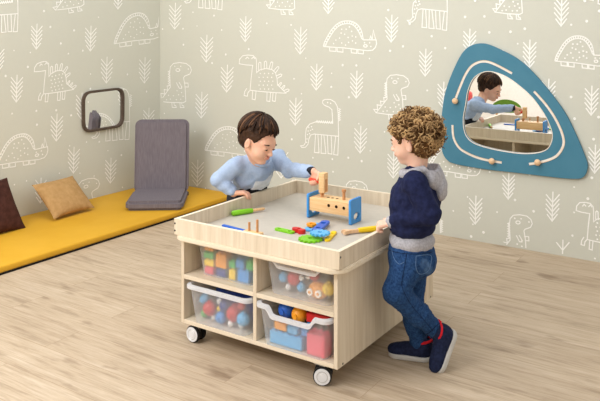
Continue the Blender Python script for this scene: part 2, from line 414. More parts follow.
def D_stego():
    L = [[(62, 125), (65, 95), (85, 72), (120, 67), (155, 70), (175, 90), (178, 120), (178, 185), (200, 166), (240, 157), (280, 163), (305, 187), (315, 225), (318, 265), (375, 322), (300, 318), (200, 310), (135, 302), (142, 220), (152, 136), (100, 132), (62, 125)]]
    for (bx, by), (tx, ty) in (((200, 168), (200, 120)), ((238, 157), (238, 113)), ((270, 160), (280, 118)), ((298, 180), (322, 150)), ((312, 215), (342, 200)), ((325, 275), (340, 256)), ((345, 295), (362, 275)), ((362, 312), (390, 300))):
        d = Vector((tx - bx, ty - by)); n = Vector((-d.y, d.x)).normalized() * (9 if d.length > 30 else 6)
        a = Vector((bx, by)); c = Vector((tx, ty))
        L.append([tuple(a - n), tuple(c - n * .8), tuple(c + d.normalized() * 6), tuple(c + n * .8), tuple(a + n)])
    L += [[(112, 290), (98, 312), (94, 338), (116, 342), (120, 318), (136, 300)], [(152, 308), (148, 362), (168, 366), (174, 310)], [(248, 316), (246, 374), (266, 377), (272, 318)], [(288, 318), (283, 373), (302, 377), (308, 320)]]
    L += [[(105, 92), (115, 80), (126, 90)], [(145, 92), (156, 80), (166, 92)]]
    dots = [(x + (8 if (y // 26) % 2 else 0), y) for y in range(190, 300, 26) for x in range(195, 300, 28)]
    return [[(230 + x / 6.68, 45 + y / 6.68) for x, y in l] for l in L], [(230 + x / 6.68, 45 + y / 6.68) for x, y in dots]
def D_bronto():
    L = [[(217, 190), (212, 112), (195, 98), (170, 88), (158, 75), (160, 60), (175, 53), (205, 55), (230, 70), (243, 95), (248, 140), (250, 265), (110, 252), (90, 258), (80, 280), (75, 310), (60, 328), (40, 330), (32, 320), (50, 318), (62, 300), (60, 260), (65, 220), (85, 195), (120, 182), (170, 185), (217, 190)]]
    L.append([(217 - i * 6, 190 - (9 if i % 2 else -2) - i * .4) for i in range(17)])
    L.append([(250 + (11 if i % 2 else 0), 105 + i * 6) for i in range(13)])
    L += [[(118, 255), (112, 358), (138, 360), (132, 257)], [(152, 258), (150, 362), (178, 364), (166, 259)], [(186, 260), (190, 364), (212, 367), (208, 262)], [(234, 263), (222, 370), (246, 373), (250, 265)]]
    dots = [(188, 72), (205, 76), (80, 215), (95, 210), (76, 235), (90, 232), (72, 255), (84, 250), (70, 280), (100, 225), (66, 300)]
    return [[(295 + x / 5.73, 90 + y / 5.73) for x, y in l] for l in L], [(295 + x / 5.73, 90 + y / 5.73) for x, y in dots]
def D_rex():
    L = [[(60, 312), (130, 215), (125, 120), (130, 80), (150, 57), (190, 50), (235, 55), (262, 75), (271, 100), (260, 125), (225, 140), (218, 150), (228, 210), (233, 308), (215, 318), (130, 318), (60, 312)]]
    L.append([(125 + (-10 if i % 2 else 2), 105 + i * 8) for i in range(14)])
    L.append([(128, 205), (108, 208), (112, 236), (88, 232), (92, 262), (66, 258), (70, 290), (44, 290), (60, 312)])
    L += [[(222, 186), (248, 186), (250, 212), (226, 212)], [(170, 185), (190, 222), (206, 222), (202, 205)], [(188, 182), (208, 214)]]
    L += [[(140, 320), (142, 350), (170, 350), (166, 338), (156, 336), (154, 320)], [(194, 320), (196, 350), (222, 350), (218, 338), (208, 336), (206, 320)]]
    L.append([(180 + 14 * math.cos(a / 8 * 2 * PI), 100 + 10 * math.sin(a / 8 * 2 * PI)) for a in range(9)])
    dots = [(160, 75), (200, 75), (175, 238), (205, 250), (150, 272), (185, 265), (215, 275), (130, 295), (170, 298), (200, 295), (118, 270), (105, 300), (250, 92)]
    return [[(150 + x / 6.68, 55 + y / 6.68) for x, y in l] for l in L], [(150 + x / 6.68, 55 + y / 6.68) for x, y in dots]
DRAW = {'dome': D_dome(), 'stego': D_stego(), 'bronto': D_bronto(), 'rex': D_rex()}
REF = {'dome': (349, 37), 'stego': (264, 77), 'bronto': (324, 130), 'rex': (175, 85)}
def tree_lines(u, v0, v1, lean=-.04, w=1.0):
    h = v1 - v0; L = [[(u, v0), (u + lean * h, v1)]]
    for i, q in enumerate((.36, .52, .68, .84, 1.0)):
        s = (u + lean * h * q, v0 + h * q); a = (.22 if i < 4 else .17) * h * w; c = .27 * h * (1 if i < 4 else .85)
        L.append([(s[0] - a, s[1] - c), s, (s[0] + a * 1.05, s[1] - c)])
    return L
class Wall:
    def __init__(s, plane, val, lim): s.bm = bmesh.new(); s.plane = plane; s.val = val; s.lim = lim; s.n = 0
    def pt(s, p):
        q = onX(p[0], p[1], s.val) if s.plane == 'x' else onY(p[0], p[1], s.val)
        return (q.y if s.plane == 'x' else q.x), q.z
    def poly(s, pts, off):
        ok = all(s.lim[0] < a < s.lim[1] and .004 < z < HW for a, z in pts)
        if not ok: return
        vs = [s.bm.verts.new((s.val + off, a, z) if s.plane == 'x' else (a, s.val - off, z)) for a, z in pts]
        s.bm.faces.new(vs).material_index = 1
    def line(s, pts, w=.0034):
        P = [Vector(s.pt(p)) for p in pts]
        P = [p for i, p in enumerate(P) if i == 0 or (p - P[i - 1]).length > 1e-5]
        Q = [P[0]]
        for i in range(1, len(P)):
            n = max(1, int((P[i] - P[i - 1]).length / .04)); Q += [P[i - 1].lerp(P[i], j / n) for j in range(1, n + 1)]
        P = Q
        closed = len(P) > 3 and (P[0] - P[-1]).length < 1e-4
        if closed: P = P[:-1]
        k = len(P); s.n = (s.n + 1) % 40; off = .0005 + .00003 * s.n; A = []; B = []
        for i in range(k):
            a = P[(i - 1) % k] if closed or i else None; c = P[(i + 1) % k] if closed or i < k - 1 else None
            d0 = (P[i] - a).normalized() if a is not None else None; d1 = (c - P[i]).normalized() if c is not None else None
            if d0 is None: d0 = d1
            if d1 is None: d1 = d0
            n0 = Vector((-d0.y, d0.x)); n1 = Vector((-d1.y, d1.x)); m = n0 + n1
            m = m.normalized() if m.length > .2 else n1
            q = m * (w / max(.5, m.dot(n1))); e = Vector((0, 0))
            if not closed and i == 0: e = -d1 * w * .7
            if not closed and i == k - 1: e = d0 * w * .7
            A.append(P[i] - q + e); B.append(P[i] + q + e)
        for i in range(k if closed else k - 1):
            j = (i + 1) % k
            s.poly([A[i], A[j], B[j], B[i]], off)
    def dot(s, p, r=.008):
        c = Vector(s.pt(p)); s.poly([c + Vector((math.cos(a * PI / 4), math.sin(a * PI / 4))) * r for a in range(8)], .0019)
    def draw(s, kind, u, v, sc=1.0, sy=None, shear=0.0):
        sy = sy or sc; r = REF[kind]; L, dots = DRAW[kind]
        f = lambda p: (u + (p[0] - r[0]) * sc, v + (p[1] - r[1]) * sy + (p[0] - r[0]) * shear)
        for l in L: s.line([f(p) for p in l])
        for p in dots: s.dot(f(p), .0058)
    def tree(s, u, v0, v1, w=1.0, lean=-.03):
        for l in tree_lines(u, v0, v1, lean, w): s.line(l, .0038)
    def build(s, name, corners):
        vs = [s.bm.verts.new(c) for c in corners]; s.bm.faces.new(vs).material_index = 0
        # give the wall its thickness, away from the room
        t = [s.bm.verts.new((c[0] - .1, c[1], c[2]) if s.plane == 'x' else (c[0], c[1] + .1, c[2])) for c in corners]
        s.bm.faces.new(t[::-1])
        for i in range(4): s.bm.faces.new((vs[i], t[i], t[(i + 1) % 4], vs[(i + 1) % 4]))
        me = bpy.data.meshes.new(name); s.bm.to_mesh(me); s.bm.free()
        me.materials.append(M['wallpaper']); me.materials.append(M['print'])
        o = bpy.data.objects.new(name, me); C.objects.link(o); return tag(o, kind='structure')
def scatter(w, urange, vrange, n, avoid):
    k = 0; pts = []
    while k < n * 30 and len(pts) < n:
        k += 1; u = random.uniform(*urange); v = random.uniform(*vrange)
        if all((u - a) ** 2 + ((v - b) * 1.1) ** 2 > r * r for a, b, r in avoid) and all((u - a) ** 2 + (v - b) ** 2 > 12 ** 2 for a, b in pts):
            pts.append((u, v)); w.dot((u, v), random.choice((.0075, .009, .0095, .006)))

wl = Wall('x', XW, (YFRONT, YW - .005)); av = []
for t in ((37, 24, 49), (91, 26, 51), (17, 75, 102), (57, 114, 141), (74, 147, 173), (107, 57, 83), (145, 57.5, 83), (149, 108, 133), (111, 158, 183), (82, 93, 119), (118.5, -16, 9), (41, 178, 203), (-1, 47, 71), (-25, 120, 147), (-40, 20, 46), (22, -32, -7)):
    wl.tree(*t, w=.95); av.append((t[0], (t[1] + t[2]) / 2, 15))
for d in (('dome', 137, 29, .9, 1.0, -.21), ('dome', 21, 150, .97, 1.0, -.23), ('stego', 55, 79, .84, .92, -.2), ('bronto', 4, 10, .95, .95, -.16), ('bronto', 115, 118, 1.0, .95, -.18), ('rex', 73, -9, 1.1, .95, -.2), ('rex', 84, 202, 1, 1, -.2), ('rex', -45, 90, 1, 1, -.2)):
    wl.draw(*d); av.append((d[1], d[2], 30))
scatter(wl, (-60, 157), (-30, 200), 80, av)
wl.build('wall_left', [(XW, YFRONT, 0), (XW, YW, 0), (XW, YW, HW), (XW, YFRONT, HW)])

wr = Wall('y', YW, (XW + .005, XR)); av = []
for t in ((175.5, 3, 29), (207, 35, 62), (227.5, 65, 92), (202, 92, 118), (246, 16.5, 41.5), (301, 27, 54), (317, 64, 90), (296, 98, 125), (357, 71, 98), (392, 15, 42), (329, -12, 13.5), (426, 49, 76), (361, 126, 153), (394, 152, 178), (470, 29, 56), (530, 40, 68), (562, -5, 26), (592, 86, 115), (549, 79, 108), (509, 173, 199), (476, 196, 224), (553, 192, 221), (563, 240, 268), (595.5, 145, 173), (444, 82, 108), (198, 160, 186), (282, 150, 178), (640, 40, 68), (665, 120, 148), (630, 180, 210)):
    wr.tree(*t); av.append((t[0], (t[1] + t[2]) / 2, 15))
for d in (('dome', 349, 37, 1, 1, 0), ('dome', 580, 52, .98, 1, .02), ('dome', 230, 142, .98, .95, .03), ('dome', 453, 161, 1, 1, .05), ('stego', 264, 77, 1, 1, 0), ('stego', 601, 227, 1, 1.05, .10), ('bronto', 324, 130, 1, 1, 0), ('bronto', 432, 5, 1.05, 1, .02), ('bronto', 208, -15, 1, 1, -.02), ('bronto', 426, 240, 1, 1, .1),
          ('rex', 176, 85, 1, 1, .02), ('rex', 393, 97, 1.05, 1, .06), ('rex', 516, 238, 1.05, 1.05, .08), ('rex', 285, -8, 1, 1, .03), ('rex', 512, -4, 1.05, 1.02, .06), ('rex', 352, 203, 1, 1, .08), ('stego', 610, -18, 1, 1, .04), ('bronto', 690, 60, 1, 1, .1), ('dome', 690, 190, 1, 1, .1)):
    wr.draw(*d); av.append((d[1], d[2], 30))
scatter(wr, (162, 720), (-30, 262), 230, av)
wr.build('wall_back', [(XW, YW, 0), (XR, YW, 0), (XR, YW, HW), (XW, YW, HW)])
wf = MB().box((XW, YFRONT - .1, 0), (XR, YFRONT, HW)).build('wall_front', M['white_wall'], smooth=False); tag(wf, kind='structure')
wr_ = MB().box((XR, YFRONT, 0), (XR + .1, YW, HW)).build('added_wall_right', M['white_wall'], smooth=False); tag(wr_, kind='structure')  # unseen wall, added to hold back world light from the right

# ================================================================== FLOOR MAT, SEAT, CUSHIONS, SQUARE MIRROR
mat = thing('floor_mat', 'long mustard yellow floor mat lying along the left wall', 'mat', (-4.16, 2.6, 0))
MB().box((XW + .005, -.6, .008), (-3.742, YW - .006, .05), .012, 3).build('pad', M['mat_yellow'], mat)
tag(MB().box((XW + .006, -.6, .0), (-3.739, YW - .007, .0115), .003, 1).build('underside', M['mat_black'], mat), 'black underside strip of the mat')

ch = thing('legless_chair', 'grey legless folding floor seat standing on the yellow mat in the corner', 'seat', (-3.93, 4.0, .05))
fc = (at(123.5, 211, 5.405) + at(184, 211, 5.405)) / 2
cx = RT.copy(); cx = (Matrix.Rotation(math.radians(3), 3, 'Z') @ cx); cy = UP.cross(cx)     # cy points away from the camera
base = Vector((fc.x, fc.y, .05)); w = .212
def chairmat(o, tilt):
    R = Matrix((cx, cy, UP)).transposed().to_4x4(); m_ = Matrix.Translation(o) @ R @ Matrix.Rotation(tilt, 4, 'X'); return m_
MB().prism(rrect(-w, 0, w, .41, .05), 0, .07, chairmat(base, math.radians(1)), .02).build('seat_pad', M['chair_grey'], ch)
bo = base + cy * .385 + UP * .04
MB().prism(rrect(-w, 0, w, .575, .05), -.07, 0, chairmat(bo, math.radians(84)), .02).build('back_pad', M['chair_grey'], ch)
for s_ in (-1, 1): MB().cyl(bo + cx * (s_ * (w - .02)) - UP * .005, bo + cx * (s_ * (w + .004)) - UP * .005, .014).build('hinge', M['black'], ch)

def cushion(name, label, c, ex, ey, half, thick, m):
    """pillow with pointed corners; ex, ey span its face"""
    ex = ex.normalized(); ez = ex.cross(ey).normalized(); ey = ez.cross(ex)
    bm = bmesh.new(); n = 28; grid = {}
    for sgn in (1, -1):
        for i in range(n + 1):
            for j in range(n + 1):
                if sgn < 0 and (i in (0, n) or j in (0, n)): grid[sgn, i, j] = grid[1, i, j]; continue
                x = 2 * i / n - 1; y = 2 * j / n - 1
                pin = 1 - .07 * (1 - x * x) * abs(y) ** 3; pin2 = 1 - .07 * (1 - y * y) * abs(x) ** 3
                h = thick * ((1 - abs(x) ** 2.6) * (1 - abs(y) ** 2.6)) ** .55 * (1 + .08 * math.sin(5 * x + 2 * y) * math.cos(4 * y))
                p = c + ex * (x * half[0] * pin2) + ey * (y * half[1] * pin) + ez * (sgn * h)
                grid[sgn, i, j] = bm.verts.new(p)
    for sgn in (1, -1):
        for i in range(n):
            for j in range(n): bm.faces.new((grid[sgn, i, j], grid[sgn, i + 1, j], grid[sgn, i + 1, j + 1], grid[sgn, i, j + 1]))
    mb = MB(); mb.bm.free(); mb.bm = bm
    o = mb.build(name, m, angle=70); tag(o, label, 'cushion', 'plush cushions on the yellow mat'); return o
a_ = onZ(54, 217, .075); b_ = onZ(95, 205.5, .075); tl = onX(29, 188, XW + .09); tr = onX(71, 181, XW + .09)
cb = (a_ + b_) / 2; ct_ = (tl + tr) / 2
cushion('cushion', 'plain beige plush cushion leaning on the wall under the square mirror', (cb + ct_) / 2 + Vector((.01, 0, .01)), (b_ - a_), (ct_ - cb), (.185, .158), .05, M['beige'])
b2_ = onZ(36, 220, .075); tr2 = onX(-4, 184, XW + .10); ab = (b_ - a_).normalized() * .42
cushion('cushion', 'dark brown plush cushion on the mat, cut by the left photo edge', (b2_ + tr2) / 2 - ab / 2 + Vector((.01, 0, .0)), ab, tr2 - b2_, (.205, (tr2 - b2_).length / 2 * 1.02), .055, M['brown'])

q = [onX(u, v, XW) for u, v in ((83, 93), (124, 87.5), (123.5, 126), (83.5, 133))]
cm = sum(q, Vector()) / 4
sm_ = thing('square_mirror', 'small rounded square wall mirror in a dark taupe frame above the mat', 'mirror', (XW, cm.y, cm.z))
qs = [Vector((p.y, p.z, 0)) for p in (onX(82.5, 92, XW + .02), onX(124.5, 87, XW + .02), onX(124.3, 126.5, XW + .02), onX(83, 133.5, XW + .02))]
def roundquad(Q, rd, n=6):
    out = []
    for i in range(4):
        p = Q[i]; a = (Q[i - 1] - p).normalized(); b2 = (Q[(i + 1) % 4] - p).normalized()
        A = p + a * rd; B = p + b2 * rd
        for j in range(n + 1):
            t = j / n; out.append(A * (1 - t) ** 2 + p * 2 * t * (1 - t) + B * t * t)
    return out
ctr = sum(qs, Vector()) / 4
outl = roundquad(qs, .085); inn = roundquad([ctr + (p - ctr) * .89 for p in qs], .068)
MX = Matrix(((0, 0, 1, XW), (1, 0, 0, 0), (0, 1, 0, 0), (0, 0, 0, 1)))
MB().prism([p[:2] for p in outl], .001, .026, MX, .004, [[p[:2] for p in inn]]).build('frame', M['frame_brown'], sm_)
MB().prism([(ctr + (p - ctr) * 1.03)[:2] for p in inn], .003, .009, MX).build('mirror_pane', M['mirror'], sm_)

# ================================================================== BIG TEAL MIRROR BOARD WITH BEAD TRACKS
MY = Matrix(((1, 0, 0, 0), (0, 0, -1, YW), (0, 1, 0, 0), (0, 0, 0, 1)))
def wall2(px, Y=YW): return [(lambda q: (q.x, q.z, 0))(onY(u, v, Y)) for u, v in px]
board_px = [(442, 112), (445, 93), (452, 73), (461.5, 54), (471, 45.5), (484, 43.5), (500, 49.5), (516, 58), (530, 69.5), (549, 91), (565, 113), (576, 135), (585.5, 158), (587.5, 168), (583, 177.5), (572, 179), (550, 177), (515, 172.8), (486, 169.5), (457, 164.5), (447, 160), (441.8, 150), (441, 130)]
open_px = [(463.3, 117), (465.5, 105), (467.5, 92), (472, 80.5), (478, 74.5), (486, 71.5), (495, 72.3), (505, 76), (516, 83), (531, 96), (541, 109), (548, 121), (552.5, 135), (549.5, 146.5), (541.5, 152), (528, 153.8), (513, 152.8), (493, 149.3), (476, 144.3), (467.5, 138), (463.8, 129)]
bo_ = smooth_poly(wall2(board_px, YW - .022), 4); op_ = smooth_poly(wall2(open_px, YW - .022), 4)
bc = onY(505, 115, YW)
bd = thing('mirror_board', 'large teal blue wall board with an oval mirror and wooden bead tracks', 'mirror', (bc.x, YW, bc.z))
tracks = [[(456, 98), (461, 85), (466, 74), (472, 66), (480, 62), (488, 62), (498, 66), (512, 73.5)],
          [(452.4, 125), (453.5, 137.6), (459, 147.7), (468, 153.7), (481.6, 159), (501.7, 162.7)],
          [(534, 91.5), (546, 105), (555.6, 119.4), (562.5, 135), (563, 146), (555.6, 156.5), (541, 162), (529, 164)]]
beads = [(455, 101), (491.7, 161.2), (537.5, 162.5)]
MB().prism([p[:2] for p in bo_], .004, .022, MY, .002, [[p[:2] for p in op_]]).build('board', M['board'], bd)
oc = sum(op_, Vector()) / len(op_)
MB().prism([(oc + (p - oc) * 1.04)[:2] for p in op_], .005, .010, MY).build('mirror_pane', M['mirror'], bd)
mb = MB()
mb.tube([MY @ (Vector((p.x, p.y, .021))) for p in op_], .0028, 6, closed=True); mb.build('mirror_edge', M['groove'], bd)
for t, bp in zip(tracks, beads):
    c = smooth_poly(wall2(t, YW - .022), 6, False)
    L_ = []; R_ = []
    for i, p in enumerate(c):
        d = (c[min(i + 1, len(c) - 1)] - c[max(i - 1, 0)]).normalized(); n_ = Vector((-d.y, d.x, 0)) * .007
        L_.append(p + n_); R_.append(p - n_)
    tr_ = MB().prism([p[:2] for p in L_ + R_[::-1]], .0195, .0232, MY, .001).build('bead_track', M['groove'], bd)
    lo_ = MB()
    lo_.tube([MY @ Vector((p.x, p.y, .0232)) for p in L_], .0014, 5); lo_.build('track_edge', M['bead'], tr_)
    bq = onY(*bp, YW - .04)
    bb = MB().ball((0, 0, 0), .020, 20); bb.cyl((0, .016, 0), (0, .019, 0), .012)
    o = bb.build('bead', M['bead'], None); o.location = (bq.x, YW - .040, bq.z); o.parent = bd; o.matrix_parent_inverse = Matrix.Translation(bd.location).inverted()

# ================================================================== PLAY TABLE
tb = thing('play_table', 'pale wood play table with a tray top, storage shelves and castors', 'table', ((TX0 + TX1) / 2, (TY0 + TY1) / 2, 0))
ZS0, ZS1 = .466, .487; TH = .018
MB().prism(rrect(TX0 - .010, TY0 - .012, TX1 + .012, TY1 + .010, .07, 10), ZS0, ZS1, None, .004).build('tabletop', M['table_edge'], tb)
MB().box((TX0 + TH - .002, TY0 + TH - .002, ZS1 - .001), (TX1 - TH + .002, TY1 - TH + .002, ZS1 + .004)).build('tray_surface', M['tray'], tb)
def edged(lo, hi, name, top=.0015):
    o = MB(); o.box(lo, hi, top, 1); return o.build(name, M['table_x'], tb)
edged((TX0, TY0, ZS1), (TX1, TY0 + TH, ZT), 'rim_board'); edged((TX0, TY1 - TH, ZS1), (TX1, TY1, ZT), 'rim_board')
edged((TX0, TY0 + TH, ZS1), (TX0 + TH, TY1 - TH, ZT), 'rim_board'); edged((TX1 - TH, TY0 + TH, ZS1), (TX1, TY1 - TH, ZT), 'rim_board')
for lo, hi in (((TX0, TY0, ZT), (TX1, TY0 + TH, ZT + .0015)), ((TX0, TY1 - TH, ZT), (TX1, TY1, ZT + .0015)), ((TX0, TY0 + TH, ZT), (TX0 + TH, TY1 - TH, ZT + .0015)), ((TX1 - TH, TY0 + TH, ZT), (TX1, TY1 - TH, ZT + .0015))):
    MB().box(lo, hi).build('edge_band', M['table_edge'], tb)
CX0, CX1, CY0, CY1 = -2.298, -1.4745, 2.470, 3.388; CZ = .085
for x in (CX0, CX1 - TH): edged((x, CY0, CZ), (x + TH, CY1, ZS0), 'side_panel')
MB().box((CX0 + TH, CY0, CZ), (CX1 - TH, CY1, CZ + TH), .001, 1).build('bottom_panel', M['table_shelf'], tb)
DX = -1.880; YM = CY0 + .46
MB().box((CX0 + TH, YM, CZ + TH), (CX1 - TH, YM + TH, ZS0), .001, 1).build('centre_panel', M['table_x'], tb)
SZ0, SZ1 = .286, .305
for y0, y1 in ((CY0, YM), (YM + TH, CY1)):
    MB().box((DX - .009, y0, CZ + TH), (DX + .009, y1, ZS0), .001, 1).build('divider', M['table_x'], tb)
for x0, x1 in ((CX0 + TH, DX - .009), (DX + .009, CX1 - TH)): MB().box((x0, CY0, SZ0), (x1, YM, SZ1), .001, 1).build('shelf', M['table_shelf'], tb)
for p, d in (((TX0 + .006, TY0, .537), (0, -1, 0)), ((TX0 + .006, TY0, .505), (0, -1, 0)), ((TX1, TY0 + .009, .535), (1, 0, 0)), ((CX1, CY0 + .04, .095), (1, 0, 0)), ((CX1, CY1 - .03, .095), (1, 0, 0))):
    p = Vector(p); d = Vector(d); MB().cyl(p - d * .002, p + d * .0006, .0045, n=12).build('screw', M['black'], tb)
def castor(x, y, ax):
    ax = Vector((*ax, 0)).normalized(); c = Vector((x, y, .0375))
    mb = MB(); mb.cyl((x, y, .05), (x, y, .0855), .012); mb.box((-.026, -.026, .0795), (.026, .026, .0855), .001, 1, Matrix.Translation((x, y, 0)))
    mb.ball(c + Vector((0, 0, .012)), (.02, .02, .026)); o = mb.build('castor', M['chrome'], tb)
    for s_ in (.020, -.020):
        a = c + ax * (s_ - .009); b2 = c + ax * (s_ + .009)
        wh = MB().cyl(a, b2, .0375, n=36, bev=.004).build('wheel', M['black'], o)
    s2 = MB().cyl(c + ax * .0285, c + ax * .0315, .0325, n=32, bev=.001); s2.cyl(c + ax * .0305, c + ax * .033, .012, n=20); s2.build('hub_cap', M['hub'], o)
    rg = MB(); q_ = ax.cross(UP).normalized(); rg.tube([c + ax * .0316 + (q_ * math.cos(k / 28 * 2 * PI) + UP * math.sin(k / 28 * 2 * PI)) * .021 for k in range(28)], .0011, 5, closed=True); rg.build('hub_ring', M['chrome'], o)
castor(-2.244, 2.513, (0, -1)); castor(-1.560, 2.500, (.42, -.91)); castor(-2.244, 3.34, (.1, -1)); castor(-1.535, 3.34, (.2, -1))

# ---- storage bins
def storage_bin(label, x0, x1, y0, z0, h, dip, depth=.41):
    cxm = (x0 + x1) / 2; wt = (x1 - x0) / 2; t = thing('storage_bin', label, 'bin', (cxm, y0 + depth / 2, z0), 'frosted plastic bins in the play table')
    def outline(hw, ya, yb2, r):
        base_ = rrect(cxm - hw, ya, cxm + hw, yb2, r, 5); out = []
        for i in range(len(base_)):                       # subdivide long sides
            a = Vector((*base_[i], 0)); b2 = Vector((*base_[(i + 1) % len(base_)], 0)); n = max(1, int((b2 - a).length / .012))
            for j in range(n): out.append(a + (b2 - a) * (j / n))
        return out
    def topz(p, ya):
        if not dip or p.y > ya + .03: return z0 + h
        x = abs(p.x - cxm) / wt; s_ = min(1, max(0, (.62 - x) / .16)); s_ = s_ * s_ * (3 - 2 * s_)
        return z0 + h - dip * s_
    top = outline(wt - .012, y0 + .012, y0 + depth - .012, .03); n = len(top); bm = bmesh.new(); rows = []
    cen = Vector((cxm, y0 + depth / 2, 0))
    for k in range(7):
        f = k / 6; row = []
        for p in top:
            s_ = .86 + .14 * f; q2 = cen + Vector(((p.x - cen.x) * s_, (p.y - cen.y) * (.93 + .07 * f), 0)); zz = topz(p, y0); q2.z = z0 + .001 + (zz - z0 - .001) * f; row.append(bm.verts.new(q2))
        rows.append(row)
    for k in range(6):
        for i in range(n): bm.faces.new((rows[k][i], rows[k][(i + 1) % n], rows[k + 1][(i + 1) % n], rows[k + 1][i]))
    bm.faces.new(rows[0][::-1])
    mb = MB(); mb.bm.free(); mb.bm = bm; mb.build('bin_body', M['bin'], t, angle=50)
    # flanged rim that follows the dipped front
    rm = MB(); R_ = outline(wt, y0, y0 + depth, .036)
    prof = [(0, -.014), (0, 0), (1, .003), (1, -.002), (.25, -.004), (.25, -.014)]
    rings = []
    T2 = [Vector((cen.x + (p.x - cen.x) * (wt - .014) / wt, cen.y + (p.y - cen.y) * (depth / 2 - .014) / (depth / 2), 0)) for p in R_]
    for o_, i_ in zip(R_, T2):
        zz = topz(i_, y0 + .01); ring = []
        for f, dz in prof: p = o_.lerp(i_, f); ring.append(rm.bm.verts.new((p.x, p.y, zz + dz)))
        rings.append(ring)
    for i in range(len(rings)):
        A = rings[i]; B = rings[(i + 1) % len(rings)]
        for j in range(6): rm.bm.faces.new((A[j], A[(j + 1) % 6], B[(j + 1) % 6], B[j]))
    rm.build('rim', M['binrim'], t); return t
storage_bin('frosted bin of building bricks in the upper left compartment', -2.252, -1.897, CY0 + .022, SZ1, .150, 0)
storage_bin('frosted bin with a dipped front pushed into the upper right compartment', -1.861, -1.500, CY0 + .012, SZ1, .157, .026)
storage_bin('frosted bin with a straight white rim in the lower left compartment', -2.262, -1.896, CY0 - .022, CZ + TH, .166, 0)
storage_bin('frosted bin of bright toys with a dipped rim in the lower right compartment', -1.866, -1.500, CY0 - .028, CZ + TH, .170, .034)

# ---- toys inside the bins
def brick(loc, sz, m, label, group, yaw=0, studs=True):
    w_, d_, h_ = sz; mb = MB().box((-w_ / 2, -d_ / 2, 0), (w_ / 2, d_ / 2, h_), .002, 1)
    if studs:
        nx = max(1, round(w_ / .03)); ny = max(1, round(d_ / .03))
        for i in range(nx):
            for j in range(ny): x = (i + .5) / nx * w_ - w_ / 2; y = (j + .5) / ny * d_ - d_ / 2; mb.cyl((x, y, h_ - .001), (x, y, h_ + .006), .009, n=12)
    o = mb.build('toy_brick', M[m]); o.location = loc; o.rotation_euler.z = yaw; tag(o, label, 'toy', group); return o
zb_ = SZ1 + .0035; yb0 = CY0 + .085; g = 'bricks in the upper left bin'
UL = [(-2.185, .0, (.05, .05, .026), 'pink', 'pink brick at the bottom left of the upper left bin'), (-2.185, .034, (.055, .05, .026), 'yellow', 'yellow brick on the pink brick in the upper left bin'), (-2.188, .068, (.055, .05, .026), 'green', 'green brick stacked at the left of the upper left bin'), (-2.186, .102, (.05, .05, .018), 'orange', 'flat orange brick topping the left stack of the upper left bin'),
      (-2.115, .0, (.055, .05, .03), 'dkblue', 'dark blue brick at the bottom of the upper left bin'), (-2.115, .038, (.06, .05, .062), 'orange', 'large orange studded brick in the upper left bin'), (-2.052, .0, (.036, .05, .042), 'yellow', 'tall yellow brick beside the blue ones in the upper left bin'), (-2.052, .05, (.036, .05, .03), 'green', 'small green brick on the tall yellow brick'),
      (-1.990, .0, (.062, .05, .05), 'blue', 'big blue brick at the lower right of the upper left bin'), (-2.008, .058, (.045, .05, .036), 'blue', 'blue brick on the big blue one in the upper left bin'), (-1.953, .058, (.04, .05, .04), 'green', 'green brick at the right end of the upper left bin')]
for x, z, s_, m_, lb in UL: brick((x + .0, yb0, zb_ + z), s_, m_, lb, g)
def toyball(name, loc, r, m_, lb, g):
    mb = MB().ball((0, 0, 0), r, 18); mb.cyl((0, 0, r * .86), (0, 0, r * 1.12), r * .32, n=14); mb.cyl((0, -r * .86, 0), (0, -r * 1.1, 0), r * .3, n=14)
    o = mb.build(name, M[m_]); o.location = loc; tag(o, lb, 'toy', g); return o
g = 'toys in the lower left bin'; zl = CZ + TH + .004; yl = CY0 + .045
for i, (x, z, r, m_, lb) in enumerate([(-2.165, .055, .032, 'red', 'red knobbed toy ball at the left of the lower left bin'), (-2.035, .058, .036, 'red', 'larger red knobbed toy ball at the right of the lower left bin'), (-2.10, .03, .026, 'blue', 'blue toy ball between the red ones in the lower left bin'), (-2.205, .02, .018, 'green', 'green toy bead at the left end of the lower left bin'), (-1.975, .05, .03, 'lblue', 'light blue toy ball at the right end of the lower left bin'), (-2.15, .018, .015, 'white', 'white toy bead low under the left red ball'), (-2.045, .016, .014, 'white', 'white toy bead low under the right red ball'), (-1.995, .016, .014, 'white', 'white toy bead near the right end of the lower left bin'), (-2.08, .085, .025, 'dkblue', 'dark blue toy ball near the top of the lower left bin'), (-2.205, .085, .024, 'lblue', 'light blue toy ball high at the left end of the lower left bin'), (-1.985, .105, .018, 'red', 'small red toy ball high at the right end of the lower left bin'), (-2.118, .092, .014, 'white', 'white toy bead high between the red balls of the lower left bin'), (-2.11, .066, .012, 'yellow', 'tiny yellow toy bead between the red balls of the lower left bin')]):
    toyball('toy_ball', (x, yl + (i % 2) * .012, zl + z), r, m_, lb, g)
brick((-2.07, yl + .11, zl + .02), (.24, .08, .10), 'dkblue', 'long dark blue block at the back of the lower left bin', g)
g = 'toys in the upper right bin'
eyed = thing('toy_figure', 'orange toy figure with two round white eyes in the upper right bin', 'toy', (-1.615, yb0, zb_), g)
MB().ball((-1.615, yb0, zb_ + .036), (.045, .036, .036), 20).build('head', M['orange'], eyed)
for s_ in (-1, 1):
    ey_ = MB().cyl((-1.615 + s_ * .02, yb0 - .04, zb_ + .034), (-1.615 + s_ * .02, yb0 - .028, zb_ + .034), .014, n=20).build('eye', M['white'], eyed)
    MB().cyl((-1.615 + s_ * .02, yb0 - .042, zb_ + .034), (-1.615 + s_ * .02, yb0 - .039, zb_ + .034), .006, n=14).build('pupil', M['orange'], ey_)
